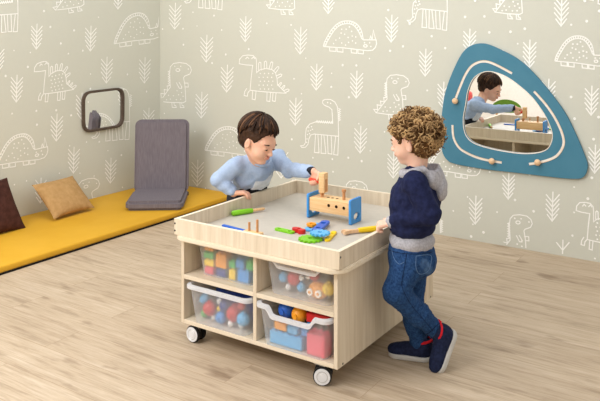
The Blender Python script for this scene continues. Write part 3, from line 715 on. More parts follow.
for x, z, r, m_, lb in [(-1.735, .06, .03, 'red', 'red knobbed toy ball in the middle of the upper right bin'), (-1.79, .055, .022, 'lblue', 'light blue toy ball at the left of the upper right bin'), (-1.70, .03, .02, 'lblue', 'light blue toy ball right of the red one in the upper right bin'), (-1.765, .018, .014, 'white', 'white toy bead at the lower left of the upper right bin'), (-1.70, .068, .012, 'white', 'white toy bead high in the upper right bin'), (-1.665, .082, .012, 'white', 'white toy bead above the eyed figure'), (-1.568, .05, .028, 'yellow', 'yellow toy ball at the right end of the upper right bin'), (-1.635, .092, .022, 'red', 'small red toy ball above the eyed figure')]:
    toyball('toy_ball', (x, yb0, zb_ + z), r, m_, lb, g)
g = 'toys in the lower right bin'; yr = CY0 + .04
LR = [(-1.735, .0, (.16, .045, .05), 'lblue', 'long light blue brick along the bottom of the lower right bin'), (-1.76, .062, (.06, .05, .03), 'orange', 'orange brick half up in the lower right bin'), (-1.70, .060, (.05, .05, .03), 'lblue', 'light blue brick beside the orange one in the lower right bin'), (-1.585, .0, (.085, .055, .085), 'pink', 'large pink brick at the right of the lower right bin'), (-1.64, .066, (.03, .05, .036), 'blue', 'blue brick next to the large pink one')]
for x, z, s_, m_, lb in LR: brick((x, yr, zl + z), s_, m_, lb, g)
toyball('toy_ball', (-1.765, yr + .03, zl + .130), .036, 'navyblue', 'deep blue knobbed toy ball showing over the dipped rim of the lower right bin', g)
toyball('toy_ball', (-1.693, yr + .02, zl + .128), .034, 'orange', 'amber knobbed toy ball showing over the dipped rim of the lower right bin', g)
brick((-1.60, yr + .05, zl + .118), (.10, .10, .036), 'red', 'red brick on top at the right of the lower right bin', g, .15)
brick((-1.655, yr + .06, zl + .112), (.03, .04, .036), 'black', 'small black brick between the amber ball and the red brick', g)

# ================================================================== TOYS ON THE TRAY
ZF = ZS1 + .004
wb = thing('toy_workbench', 'toy wooden workbench with blue end panels and drilled holes', 'toy', (-1.84, 3.04, ZF))
bx0, bx1, by0, by1 = -1.962, -1.7145, 2.992, 3.095
MB().box((bx0 + .012, by0 + .006, .528), (bx1 - .012, by1 - .006, .592), .003, 2).build('block', M['beech'], wb)
def endpanel(x, hole):
    pts = rrect(by0, ZF, by1, .608, .008, 4)
    hl = [[(by0 + .056 + .026 * math.cos(a / 16 * 2 * PI), ZF + .032 + .017 * math.sin(a / 16 * 2 * PI)) for a in range(16)]] if hole else \
         [[(by0 + .016, ZF + .022), (by1 - .016, ZF + .022), (by1 - .016, .524), (by0 + .016, .524)]]
    mm = Matrix(((0, 0, 1, x), (1, 0, 0, 0), (0, 1, 0, 0), (0, 0, 0, 1)))
    return MB().prism(pts, -.006, .006, mm, .0015, hl).build('end_panel', M['blue'], wb)
endpanel(bx0 + .006, True); endpanel(bx1 - .006, True)
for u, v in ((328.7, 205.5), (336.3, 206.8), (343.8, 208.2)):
    p = onY(u, v, by0 + .006); MB().cyl((p.x, by0 + .0055, p.z), (p.x, by0 + .012, p.z), .0075, n=18).build('hole', M['hole'], wb) if False else MB().cyl((p.x, by0 + .0052, p.z), (p.x, by0 + .010, p.z), .0075, n=18).build('hole', M['hole'], wb)  # dark discs on the wood, the shade inside the holes painted
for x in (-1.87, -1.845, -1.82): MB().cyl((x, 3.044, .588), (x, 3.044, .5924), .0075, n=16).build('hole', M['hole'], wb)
def peg(x, label, top):
    mb = MB().cyl((x, 3.044, .5925), (x, 3.044, top - .012), .0075, n=16); mb.cyl((x, 3.044, top - .013), (x, 3.044, top), .011, n=18, bev=.002)
    tag(mb.build('peg', M['beech_dark']), label, 'toy', 'wooden pegs on the toy workbench')
peg(-1.782, 'brown wooden peg standing free on the right of the toy workbench', .642)
peg(-1.905, 'brown wooden peg under the hammer on the toy workbench', .614)

hm = thing('toy_hammer', 'toy hammer with a light wood head and red handle held by the leaning boy', 'toy', (-1.89, 3.035, .66))
hc = Vector((-1.893, 3.036, .6625))
MB().box((-.016, -.02, -.048), (.016, .02, .048), .004, 2, Matrix.Translation(hc)).build('hammer_head', M['beech'], hm)
MB().box((hc.x + .0155, hc.y - .010, hc.z - .040), (hc.x + .0175, hc.y + .010, hc.z + .018), .0008, 1).build('inlay', M['beech_dark'], hm)
hdir = Vector((-.98, .06, .05)).normalized()
MB().cyl(hc + hdir * .012, hc + hdir * .085, .0095, n=18, bev=.003).build('handle', M['redorange'], hm)

def screwdriver(name, label, a, b2, m_, cat='toy'):
    a = Vector(a); b2 = Vector(b2); d = (b2 - a).normalized(); L_ = (b2 - a).length
    t = thing(name, label, cat, ((a.x + b2.x) / 2, (a.y + b2.y) / 2, ZF))
    h = MB(); k = [(0, .7), (.04, 1), (.3, 1.0), (.5, .95), (.62, .8)]
    h.tube([a + d * (L_ * f) for f, _ in k], [.0135 * r for _, r in k], 8); h.build('handle', M[m_], t, angle=30)
    return t, d, L_
a = Vector((-1.548, 3.005, ZF + .0135)); b2 = Vector((-1.672, 2.838, ZF + .0135))
t, d, L_ = screwdriver('toy_spanner', 'yellow toy spanner with an open wooden jaw lying by the hand on the rim', a, b2, 'yellow')
sp = Vector((d.y, -d.x, 0)); jb = a + d * (L_ * .60)
shp = [(0, -.007), (.045, -.007), (.055, -.016), (.075, -.017), (.082, -.010), (.068, -.006), (.064, 0), (.068, .006), (.082, .010), (.075, .017), (.055, .016), (.045, .007), (0, .007)]
mm = Matrix(((d.x, -d.y, 0, jb.x), (d.y, d.x, 0, jb.y), (0, 0, 1, 0), (0, 0, 0, 1)))
MB().prism(shp, ZF + .004, ZF + .020, mm, .002).build('jaw', M['bead'], t)
a = Vector((-2.280, 2.812, ZF + .0135)); b2 = Vector((-2.202, 2.975, ZF + .0135))
t, d, L_ = screwdriver('toy_screwdriver', 'lime green toy screwdriver with a wooden shaft lying along the left rim', a, b2, 'lime')
MB().tube([a + d * (L_ * f) for f in (.58, .8, .95, 1.0)], [.0075, .007, .0075, .004], 10).build('shaft', M['beech'], t)
o = MB().box((-.085, -.009, 0), (.085, .009, .010), .003, 2).build('toy_ruler', M['navyblue']); o.location = (-2.118, 2.640, ZF); o.rotation_euler.z = -.12
tag(o, 'flat dark blue toy bar lying by the front rim at the left', 'toy')
pb = thing('pegged_block', 'small wooden block with two upright pegs behind the front rim', 'toy', (-1.995, 2.615, ZF))
MB().box((-2.045, 2.597, ZF), (-1.953, 2.632, ZF + .018), .003, 2).build('base', M['beech'], pb)
for x, h_, dy in ((-2.020, .056, 0), (-1.975, .074, 0)): MB().cyl((x, 2.614 + dy, ZF + .017), (x, 2.614 + dy, ZF + h_), .0055, n=14, bev=.001).build('peg', M['beech_dark'], pb)

def plate(name, label, m_, outline, holes, c, yaw, z, th=.009):
    mm = Matrix.Translation((c[0], c[1], z)) @ Matrix.Rotation(yaw, 4, 'Z')
    o = MB().prism(outline, 0, th, None, .0015, holes).build(name, M[m_]); o.matrix_world = mm
    tag(o, label, 'toy', 'flat plastic construction pieces on the tray'); return o
circ = lambda r, n=20, c=(0, 0): [(c[0] + r * math.cos(2 * PI * i / n), c[1] + r * math.sin(2 * PI * i / n)) for i in range(n)]
def gear(r0, r1, n):
    out = []
    for i in range(n):
        for f, r in ((.0, r0), (.2, r1), (.5, r1), (.7, r0)): a = 2 * PI * (i + f) / n; out.append((r * math.cos(a), r * math.sin(a)))
    return out
bar = lambda L_, w_: rrect(-L_ / 2, -w_ / 2, L_ / 2, w_ / 2, w_ * .48, 5)
def P0(u, v, z=ZF): return onZ(u, v, z)
def span(p, q):
    a = P0(*p); c = P0(*q); d = c - a; return (a + c) / 2, math.atan2(d.y, d.x), d.length
c_, y_, L_ = span((275.5, 229.5), (294, 233.8))
plate('toy_bar', 'lime green slotted toy bar at the left of the plastic pieces', 'lime', bar(L_, .032), [circ(.006, 12, (-.03, 0)), circ(.008, 14, (.03, 0))], c_, y_, ZF)
plate('toy_nut', 'red toy wing nut beside the lime green bar', 'red', [p[:2] for p in smooth_poly([(-.036, -.006, 0), (-.018, -.020, 0), (.0, -.012, 0), (.018, -.022, 0), (.036, -.008, 0), (.03, .012, 0), (.008, .012, 0), (-.006, .018, 0), (-.03, .012, 0)], 4)], [circ(.006, 12)], P0(299, 232.5), -.15, ZF, .018)
c_, y_, L_ = span((308, 231.5), (318.5, 224.8))
plate('toy_link', 'light blue c-shaped toy link at the back of the plastic pieces', 'lblue', bar(L_ * 1.05, .048), [bar(L_ * .62, .020)], c_, y_, ZF)
plate('toy_nut', 'orange toy nut lying over the light blue link', 'orange', circ(.025, 6), [circ(.009, 14)], P0(311.5, 228), .2, ZF + .0095, .012)
c_, y_, L_ = span((315.5, 234.6), (326, 225.2))
plate('toy_bar', 'dark blue perforated toy bar at the back right of the plastic pieces', 'navyblue', bar(L_ * 1.1, .042), [circ(.010, 14, (-.04, 0)), circ(.012, 14, (.04, 0))], c_, y_, ZF + .0095, .012)
plate('toy_gear', 'lime green toy gear at the front of the plastic pieces', 'lime', gear(.046, .054, 14), [circ(.010, 16)], P0(310.5, 240), .1, ZF)
plate('toy_gear', 'light blue toy gear overlapping the lime green gear', 'lblue', gear(.038, .045, 13), [circ(.009, 16)], P0(320, 236.8, ZF + .01), .3, ZF + .0215, .010)
c_, y_, L_ = span((327.5, 241), (333.8, 233.8))
plate('toy_bar', 'yellow toy bar tucked beside the light blue gear', 'yellow', bar(L_ * 1.25, .026), [circ(.007, 12, (.03, 0))], c_, y_, ZF, .010)

# ================================================================== CHILDREN
def frame(f, up=UP):
    f = f.normalized(); l = up.cross(f).normalized(); u = f.cross(l); return Matrix((f, l, u)).transposed()     # columns: forward, left, up
def head(S, o, R, s=1.0):
    """head with chin at local z=0, crown near z=.2, looking along local x"""
    W = lambda x, y, z: o + R @ Vector((x * s, y * s, z * s))
    E = lambda c, r, k=.012, op=1: S.ell(W(*c), [v * s for v in r], R, k, op)
    E((-.014, 0, .122), (.088, .071, .080), .01); E((.022, 0, .066), (.056, .054, .062), .03)
    S.cap(W(.052, 0, .014), W(.030, 0, .022), .021 * s, .024 * s, .025)
    for y in (-1, 1):
        E((.046, y * .030, .048), (.026, .024, .024), .02)
        E((.082, y * .029, .082), (.013, .014, .010), .014, -1)
        E((.066, y * .029, .080), (.0125, .0125, .0115), .004)
        E((-.006, y * .071, .074), (.015, .0075, .026), .006); E((.000, y * .078, .076), (.008, .005, .014), .006, -1)
    E((.060, 0, .102), (.024, .048, .018), .02)
    S.cap(W(.080, 0, .084), W(.0925, 0, .060), .006 * s, .0085 * s, .012)
    for y in (-1, 1): S.ell(W(.086, y * .0085, .057), [.006 * s] * 3, R, .006)
    E((.081, 0, .0405), (.0065, .017, .0045), .004); E((.0795, 0, .0325), (.0068, .0145, .0048), .004)
    [S.cap(W(.095, 0, .0362), W(.090, y * .0185, .0398), .0020 * s, .0016 * s, .003, -1) for y in (-1, 1)]
    return W
def hand(S, wrist, d, n, side, curl=(.5, .5, .5, .5), s=1.0, thumb=.6, spread=.12):
    """d: finger direction, n: palm normal (away from the back of the hand), side: +1 thumb towards d x n"""
    d = d.normalized(); n = (n - d * n.dot(d)).normalized(); t = d.cross(n) * side
    R = Matrix((d, t, n)).transposed()
    S.box(wrist + d * (.030 * s), (.028 * s, .0225 * s, .010 * s), R, .0095 * s, .008)
    for i, (y, L_) in enumerate(((.0165, .042), (.0055, .047), (-.0055, .044), (-.0162, .034))):
        p = wrist + d * (.052 * s) + t * (y * s); a = 0; pts = [p - d * .008, p]
        f = (d + t * (spread * (1.5 - i) / 1.5)).normalized()
        for seg in (.42, .32, .26):
            a += curl[i]; p = p + (f * math.cos(a) + n * math.sin(a)) * (L_ * s * seg); pts.append(p)
        S.chain(pts, [.0072 * s, .0072 * s, .0066 * s, .0060 * s, .0052 * s], .003)
    p = wrist + d * (.012 * s) + t * (.018 * s); q1 = p + (d * .6 + t * .75 + n * .25).normalized() * (.024 * s)
    q2 = q1 + (d * (.9) + t * (.35 - thumb * .5) + n * thumb).normalized() * (.022 * s); q3 = q2 + (d + n * thumb * 1.2 - t * .1).normalized() * (.016 * s)
    S.chain([p, q1, q2, q3], [.0105 * s, .0088 * s, .0076 * s, .006 * s], .005)
def face_paint(W, R, s, extra=None):
    lc = np.array(W(.084, 0, .0365)); Rn = np.array(R)
    def fn(c):
        l = (c - lc) @ Rn / s
        return ((np.abs(l[:, 1]) < .0165 - .0 * l[:, 1]) & (np.abs(l[:, 2]) < .0085 * (1 - (np.abs(l[:, 1]) / .019) ** 2)) & (l[:, 0] > -.006) & (l[:, 0] < .02)).astype(int)
    return fn
def eyes(W, R, s, parent, look_down, hairmat, skinmat=None):
    for y in (-1, 1):
        c = W(.0715, y * .0285, .0805)
        e = MB().ball(c, [.0088 * s, .0115 * s, .0062 * s], 14, R).build('eye', skinmat if look_down else M['eye_white'], parent)
        MB().ball(W(.0765, y * .0285 + .0015, .0772 if look_down else .0803), [.0044 * s, .0056 * s, .0030 * s if look_down else .0052 * s], 12, R).build('iris', M['eye_dark'], e)
        L_ = MB()
        L_.tube([W(.0735 + .008 * math.cos(q), y * .0285 + .0125 * math.sin(q), (.0775 if look_down else .0855) + .003 * math.cos(q)) for q in (-1.3, -.7, 0, .7, 1.3)], [.0008, .0017, .0021, .0017, .0008], 6); L_.build('eyelashes', hairmat, parent)
        B = MB(); B.tube([W(.083 - .020 * (q * q), y * (.030 + .019 * q), .1005 + .004 * (1 - q * q)) for q in (-.9, -.4, 0, .4, .9)], [.0012, .0026, .0031, .0026, .0012], 6); B.build('eyebrow', hairmat, parent)

# ---------------------------------------------------------------- boy standing at the right
F2 = (-RT * .93 + FW * .33).normalized(); R2 = frame(F2); L2 = R2.col[1].copy()
B2 = thing('person', 'standing child with curly hair, navy sweatshirt, blue jeans and navy trainers', 'person', (-1.30, 2.88, 0))
hipc = at(411, 255, 3.09); waist = at(412, 228, 3.09); chest = at(415, 198, 3.10); neckb = at(417, 172, 3.105)
shL = chest + L2 * .105 + UP * .06 ; shR = chest - L2 * .105 + UP * .06
shL = at(415, 184, 3.00); shR = at(419, 186, 3.205)
elL = at(430, 216, 2.955); wrL = at(391, 222, 3.055); elR = at(420, 215, 3.26); wrR = at(399, 217, 3.235)
hL = hipc + L2 * .050; hR = hipc - L2 * .050
knL = at(396, 292, 3.005); anL = at(437, 332, 3.085); knR = at(411, 301, 3.14); anR = at(419, 344, 3.155)
S = Sculpt()
S.ell(hipc, (.075, .085, .075), R2, .03); S.ell(waist, (.072, .082, .08), R2, .03); S.ell(chest, (.078, .095, .085), R2, .03)
S.cap(shL, shR, .036, .036, .03)
S.chain([shL, elL, wrL], [.036, .028, .020], .015); S.chain([shR, elR, wrR], [.036, .028, .020], .015)
S.chain([hL, knL, anL], [.058, .042, .028], .02); S.chain([hR, knR, anR], [.058, .042, .028], .02)
toeL = at(440, 362, 3.055); toeL.z = .022; toeR = at(393, 352, 3.155); toeR.z = .026
S.chain([anL, anL.lerp(toeL, .5)], [.026, .016], .01); aq = anR + Vector((0, 0, -.035)); S.chain([anR, aq, aq.lerp(toeR, .4)], [.028, .022, .014], .01)
head2 = frame((F2 + FW * .12 + UP * -.16))
ho = at(415, 161.5, 3.105); s2 = .98
S.cap(neckb, ho + head2 @ Vector((-.032, 0, .06)), .040, .038, .015)
W2 = head(S, ho, head2, s2)
dl = (-RT * .95 + FW * .2 + UP * -.30); hand(S, wrL, dl, (UP * -.9 + RT * -.2 + FW * .3), -1, (.9, .95, .95, 1.0), 1.0, .8)
hand(S, wrR, dl, UP * -1, 1, (.5, .5, .55, .6), 1.0, .5)
S.build('body', [M['skin_fair'], M['lips']], B2, .0032, None, face_paint(W2, head2, s2))
eyes(W2, head2, s2, B2, False, M['hair_base'])
# sweatshirt
S = Sculpt()
S.ell(waist + UP * .012, (.096, .112, .055), R2, .03); S.ell(chest + R2 @ Vector((.0, 0, -.04)), (.104, .118, .085), R2, .03); S.ell(chest + UP * .012, (.098, .112, .082), R2, .04)
S.cap(shL, shR, .048, .048, .04); S.cap(neckb + UP * -.035, neckb + UP * -.005, .062, .050, .04)
S.chain([shL, elL + Vector((0, 0, .01)), wrL.lerp(elL, .12)], [.054, .046, .033], .008); S.chain([shR, elR, wrR.lerp(elR, .12)], [.054, .045, .032], .02)
S.half(at(412, 237.5, 3.09), -UP + R2.col[0] * .05)
sw = S.build('sweatshirt', M['navy'], B2, .0042, folds(.0045, 60, 3))
S = Sculpt(); S.cap(wrL.lerp(elL, .20), wrL.lerp(elL, .02), .032, .027, .01); S.build('cuff', M['grey_knit'], sw, .003)
S = Sculpt(); S.cap(wrR.lerp(elR, .20), wrR.lerp(elR, .02), .032, .027, .01); S.build('cuff', M['grey_knit'], sw, .003)
S = Sculpt(); S.ell(at(412, 240, 3.09), (.094, .108, .06), R2, .02); S.half(at(412, 232, 3.09), UP); S.half(at(412, 248, 3.09), -UP)
S.build('shirt_hem', M['grey_knit'], B2, .004, folds(.004, 60, 5))
# grey hood lying on the back and round the neck
S = Sculpt(); fN = R2.col[0].copy()
ring = [neckb + (fN * (math.cos(a) * .062 - .006) + L2 * (math.sin(a) * .066)) + UP * (.012 - .022 * math.cos(a) + .0) for a in [math.radians(q) for q in range(-150, 151, 25)]]
S.chain(ring, [.019] + [.017] * (len(ring) - 2) + [.019], .012)
S.ell(at(434, 177, 3.09), (.040, .085, .050), R2, .03); S.ell(at(441, 190, 3.09), (.026, .060, .045), R2, .03)
S.ell(at(429, 166, 3.09), (.034, .060, .026), R2, .02, -1)
S.build('hood', M['grey_knit'], B2, .0036, folds(.005, 60, 9))
# jeans
S = Sculpt(); S.ell(hipc + UP * -.004, (.096, .104, .085), R2, .03); S.ell(hipc + fN * -.022 + UP * -.022, (.082, .096, .065), R2, .03); S.ell(at(411, 246, 3.09), (.088, .102, .05), R2, .02)
S.chain([hL + UP * -.01, knL, knL.lerp(anL, .55), anL + (knL - anL).normalized() * .012], [.072, .051, .046, .036], .02)
S.chain([hR + UP * -.01, knR, knR.lerp(anR, .5), anR], [.072, .051, .045, .037], .02)
S.half(at(411, 241, 3.09), UP)
je = S.build('jeans', M['denim'], B2, .0042, folds(.004, 85, 21))
from mathutils.bvhtree import BVHTree
bj = BVHTree.FromPolygons([v.co for v in je.data.vertices], [tuple(p.vertices) for p in je.data.polygons])
def stitch(name, px, mat_, r=.0013):
    pts = []
    for p in smooth_poly([(u, v, 0) for u, v in px], 5, False):
        o = Vector((0, 0, CAMH)); h_ = bj.ray_cast(o, (at(p.x, p.y, 3) - o).normalized())
        if h_[0] is not None: pts.append(h_[0] + h_[1] * .0008)
    if len(pts) > 2: MB().tube(pts, r, 5).build(name, mat_, je)
M['thread'] = fabric('pale denim thread', (84, 112, 150), (98, 128, 166), 60)
M['seam'] = fabric('dark denim seam', (18, 34, 62), (24, 44, 76), 60)
stitch('pocket_stitching', ((416, 256), (416, 268), (420, 274), (428, 271), (431, 262), (430, 255), (416, 256)), M['thread'])
stitch('pocket_stitching', ((392, 250), (394, 258), (399, 264), (404, 262)), M['thread'])
stitch('waistband_seam', ((389, 250), (400, 253), (415, 254), (432, 252)), M['seam'], .0016)
stitch('side_seam', ((407, 252), (404, 270), (402, 286), (410, 303), (424, 320), (433, 331)), M['seam'], .0014)
stitch('leg_hem', ((425, 335), (430, 332), (436, 326), (441, 322)), M['seam'], .002)
# trainers
def trainer(heel, toe, upv, label):
    d = (toe - heel); L_ = d.length; d.normalize(); upv = (upv - d * upv.dot(d)).normalized(); l = upv.cross(d); R = Matrix((d, l, upv)).transposed()
    T = lambda x, y, z: heel + R @ Vector((x, y, z))
    S = Sculpt()
    S.ell(T(.040, 0, .045), (.045, .033, .042), R, .02); S.ell(T(.09, 0, .036), (.06, .034, .032), R, .025); S.ell(T(.145, 0, .030), (.042, .036, .026), R, .02)
    S.cap(T(.032, 0, .05), T(.028, 0, .082), .034, .034, .02); S.half(T(0, 0, .016), -upv)
    S.cap(T(.030, 0, .075), T(.026, 0, .12), .027, .027, .004, -1)
    sh = S.build('trainer', M['shoe'], B2, .003, folds(.0015, 150, 2)); sh['label'] = label
    S = Sculpt(); S.cap(T(.032, 0, .014), T(.145, 0, .014), .036, .039, .02); S.half(T(0, 0, .022), upv); S.half(T(0, 0, .0005), -upv); S.build('sole', M['sole'], sh, .003)
    mb = MB(); mb.tube([T(.030 + .033 * math.cos(a), .032 * math.sin(a), .083 - .018 * math.cos(a) * .4) for a in [i / 14 * 2 * PI for i in range(14)]], .0065, 6, closed=True)
    mb.tube([T(-.006, 0, .078), T(-.010, 0, .096), T(-.002, 0, .104), T(.002, 0, .09)], .004, 6); mb.build('collar_trim', M['shoe_red'], sh)
    mb = MB()
    for k in range(4): x = .070 + .017 * k; mb.tube([T(x, -.022, .060 - .006 * k), T(x + .004, 0, .070 - .007 * k), T(x, .022, .060 - .006 * k)], .0028, 6)
    mb.build('laces', M['shoe'], sh)
    MB().box((-.0065, -.006, .060), (.0, .006, .082), .002, 1, Matrix.Translation(heel) @ R.to_4x4()).build('heel_tab', M['white'], sh)
trainer(onZ(431, 360.5, .0), onZ(383.5, 354, .0), UP, 'flat navy trainer with red lining')
tl_ = at(440.5, 369.5, 3.055); tl_.z = .004; hl_ = at(455, 331, 3.10)
trainer(hl_, tl_, (-RT * .88 - FW * .35 + UP * .1), 'navy trainer standing on its toe')
# curly hair
def scalp_pt(th, ph, r): return (-.016 + r[0] * math.sin(th) * math.cos(ph), r[1] * math.sin(th) * math.sin(ph), .122 + r[2] * math.cos(th))
S = Sculpt()
S.ell(W2(-.020, 0, .128), [v * s2 for v in (.104, .088, .092)], head2, .01); S.ell(W2(-.050, 0, .080), [v * s2 for v in (.062, .072, .070)], head2, .02)
S.ell(W2(.082, 0, .062), [v * s2 for v in (.062, .085, .072)], head2, .008, -1); S.ell(W2(.010, .085, .072), [v * s2 for v in (.044, .034, .044)], head2, .008, -1); S.ell(W2(.010, -.085, .072), [v * s2 for v in (.044, .034, .044)], head2, .008, -1)
hr = S.build('curly_hair', M['hair_base'], B2, .004, folds(.010, 190, 4))
mb = MB(); k = 0
while k < 620:
    v = Vector(rng.normal(size=3)).normalized(); c = Vector((-.026 + v.x * .106, v.y * .089, .124 + v.z * .094))
    if c.z < .036 or (c.x > .040 and c.z < .136) or (c.x > -.034 and c.z < .110): continue
    k += 1
    nrm = Vector((v.x / .098, v.y / .083, v.z / .091)).normalized(); tg = Vector(rng.normal(size=3)); tg = (tg - nrm * tg.dot(nrm)).normalized()
    ax = (nrm * random.uniform(.1, .8) + tg * .8 + Vector((0, 0, -.5))).normalized(); u1 = ax.orthogonal().normalized(); u2 = ax.cross(u1)
    rr = random.uniform(.0065, .0150); turns = random.uniform(1.0, 1.8); L_ = random.uniform(.022, .046); ph0 = random.uniform(0, 6.28); n_ = 16
    c0 = c - ax * (L_ * .4) + nrm * random.uniform(-.004, .013)
    pts = [W2(*(c0 + ax * (L_ * i / n_) + (u1 * math.cos(ph0 + turns * 2 * PI * i / n_) + u2 * math.sin(ph0 + turns * 2 * PI * i / n_)) * rr * (1 - .4 * i / n_))) for i in range(n_ + 1)]
    mb.mi = random.choice((0, 0, 0, 0, 1, 2))
    mb.tube(pts, [.0027 - .0017 * abs(2 * i / n_ - 1) ** 2 for i in range(n_ + 1)], 5)
mb.build('curls', [M['hair_curl'], M['hair_curl2'], M['hair_curl3']], hr, angle=180)

# ---------------------------------------------------------------- boy leaning over the left rim
F1 = Vector((.95, -.30, 0)).normalized(); lean = (UP + F1 * .42).normalized(); R1 = frame(F1); Lb = R1.col[1].copy()
RL = Matrix(((F1 - lean * F1.dot(lean)).normalized(), Lb, lean)).transposed()
B1 = thing('person', 'dark-haired child in a light blue sweatshirt leaning over the table with a toy hammer', 'person', (-2.50, 3.06, 0))
hip1 = Vector((-2.452, 3.155, .490)); ch1 = Vector((-2.362, 3.078, .645)); nk1 = Vector((-2.285, 3.045, .742))
s1R = at(236, 166, 3.77); s1L = Vector((-2.275, 3.185, .715)); e1R = at(218.5, 179.5, 3.76); w1R = Vector((-2.360, 2.925, .572)); e1L = at(289, 170, 3.78); w1L = Vector((-1.972, 3.064, .702))
k1L = Vector((-2.43, 3.20, .27)); k1R = Vector((-2.43, 3.08, .27)); a1L = Vector((-2.48, 3.21, .05)); a1R = Vector((-2.48, 3.07, .05))
S = Sculpt()
S.ell(hip1, (.075, .085, .075), R1, .03); S.ell((hip1 + ch1) / 2, (.072, .084, .085), RL, .03); S.ell(ch1, (.076, .094, .085), RL, .03); S.cap(s1L, s1R, .034, .034, .03)
S.chain([s1L, e1L, w1L], [.036, .029, .020], .015); S.chain([s1R, e1R, w1R], [.036, .029, .020], .015)
S.chain([hip1 + Lb * .048, k1L, a1L], [.056, .042, .030], .02); S.chain([hip1 - Lb * .048, k1R, a1R], [.056, .042, .030], .02)
for a_k in (a1L, a1R): S.cap(a_k + Vector((-.02, 0, -.022)), a_k + Vector((.10, -.02, -.028)), .026, .02, .01)
Fh = Vector((.985, .02, 0)); Rh = frame(Fh + UP * -.36); s1 = 1.06
Rh = Matrix.Rotation(math.radians(-6), 3, Fh) @ Rh
ho1 = at(252, 158, 3.70)
S.cap(nk1 + UP * -.03, ho1 + Rh @ Vector((-.035, 0, .06)), .044, .040, .015)
W1 = head(S, ho1, Rh, s1)
hand(S, w1R, Vector((.82, .50, .06)), Vector((.05, 0, -1)), 1, (.45, .5, .5, .55), 1.05, .4)
gd = (hc + hdir * .068) - w1L
hand(S, w1L, Vector((.45, -.15, -.88)), Vector((-.1, -1, .2)), -1, (.85, .9, .95, 1.0), 1.02, .9, .03)
S.build('body', [M['skin'], M['lips']], B1, .0032, None, face_paint(W1, Rh, s1))
eyes(W1, Rh, s1, B1, True, M['hair_dark'], M['skin'])
S = Sculpt()
S.ell((hip1 + ch1) / 2 + lean * .004, (.096, .108, .085), RL, .03); S.ell(ch1, (.096, .114, .088), RL, .03); S.cap(s1L, s1R, .045, .045, .04); S.cap(nk1 + lean * -.05, nk1 + lean * -.016, .062, .052, .04)
S.chain([s1R, e1R, w1R.lerp(e1R, .15)], [.048, .039, .030], .008); S.chain([s1L, e1L, w1L.lerp(e1L, .1)], [.048, .037, .029], .02)
S.half(hip1 + UP * .084, -UP + F1 * .10 + Lb * .12)
sw1 = S.build('sweatshirt', M['sweat_blue'], B1, .0042, folds(.0065, 55, 12))
mb = MB(); mb.tube([nk1 + RL @ Vector((.055 * math.cos(a) + .004, .056 * math.sin(a), -.002 - .012 * math.cos(a))) for a in [i / 20 * 2 * PI for i in range(20)]], .0085, 8, closed=True); mb.build('collar', M['sweat_blue'], sw1)
S = Sculpt(); S.cap(w1L.lerp(e1L, .080), w1L.lerp(e1L, .060), .0268, .0258, .01); tag(S.build('cuff', M['dark_cloth'], sw1, .003), 'dark wristband at the cuff of the raised arm')
# shirt print wrapped on the chest: a thin shell of the same shape
S = Sculpt(); e_ = .0035
S.ell((hip1 + ch1) / 2 + lean * .004, (.096 + e_, .108 + e_, .085 + e_), RL, .03); S.ell(ch1, (.096 + e_, .114 + e_, .088 + e_), RL, .03)
pc = (hip1 + ch1) / 2 + lean * .118 + Lb * .014
S.half(pc + lean * .042, lean); S.half(pc - lean * .075, -lean); S.half(pc + Lb * .058, Lb); S.half(pc - Lb * .080, -Lb); S.half(pc + F1 * .03, -F1)
pr = S.build('shirt_print', M['print_grey'], sw1, .0038, folds(.0065, 55, 12))
# trousers and shoes
S = Sculpt(); S.ell(hip1, (.088, .090, .080), R1, .03); S.ell((hip1 + ch1) / 2 + lean * .004, (.090, .096, .08), RL, .02); S.ell(ch1 - lean * .030, (.085, .090, .080), RL, .02)
S.chain([hip1 + Lb * .048, k1L, a1L], [.072, .054, .042], .02); S.chain([hip1 - Lb * .048, k1R, a1R], [.072, .054, .042], .02)
S.half(hip1 + UP * .140, UP + F1 * -.1)
S.build('trousers', M['dark_cloth'], B1, .005, folds(.005, 50, 8))
from mathutils.bvhtree import BVHTree
bv = BVHTree.FromPolygons([v.co for v in pr.data.vertices], [tuple(p.vertices) for p in pr.data.polygons])
mb = MB()
for row, zz in enumerate((.018, -.008, -.032)):
    for k_ in range(7):
        y0_ = .042 - k_ * .0135; pts = []
        for a_, b_2 in (((0, -.007), (0, .007)), ((0, .007), (-.007, .007)), ((-.007, .007), (-.007, -.004 if k_ % 2 else .0)))[:2 + (k_ + row) % 2]: pts += [a_, b_2]
        pts = [p for i, p in enumerate(pts) if i == 0 or p != pts[i - 1]]
        w_ = [bv.ray_cast(pc + Lb * (y0_ + a_) + lean * (zz + b_2) + F1 * .3, -F1)[0] for a_, b_2 in pts]
        if all(x is not None for x in w_): mb.tube([x + F1 * .0006 for x in w_], .0014, 5)
if len(mb.bm.verts): mb.build('lettering', M['print_line'], pr)
for a_k in (a1L, a1R):
    S = Sculpt(); q0 = Vector((a_k.x - .03, a_k.y, .034)); q1 = Vector((a_k.x + .10, a_k.y - .025, .030)); S.cap(q0, q1, .036, .034, .01); S.ell(a_k, (.04, .036, .04), None, .02); S.half(Vector((0, 0, .001)), -UP); S.build('shoe', M['shoe'], B1, .004)
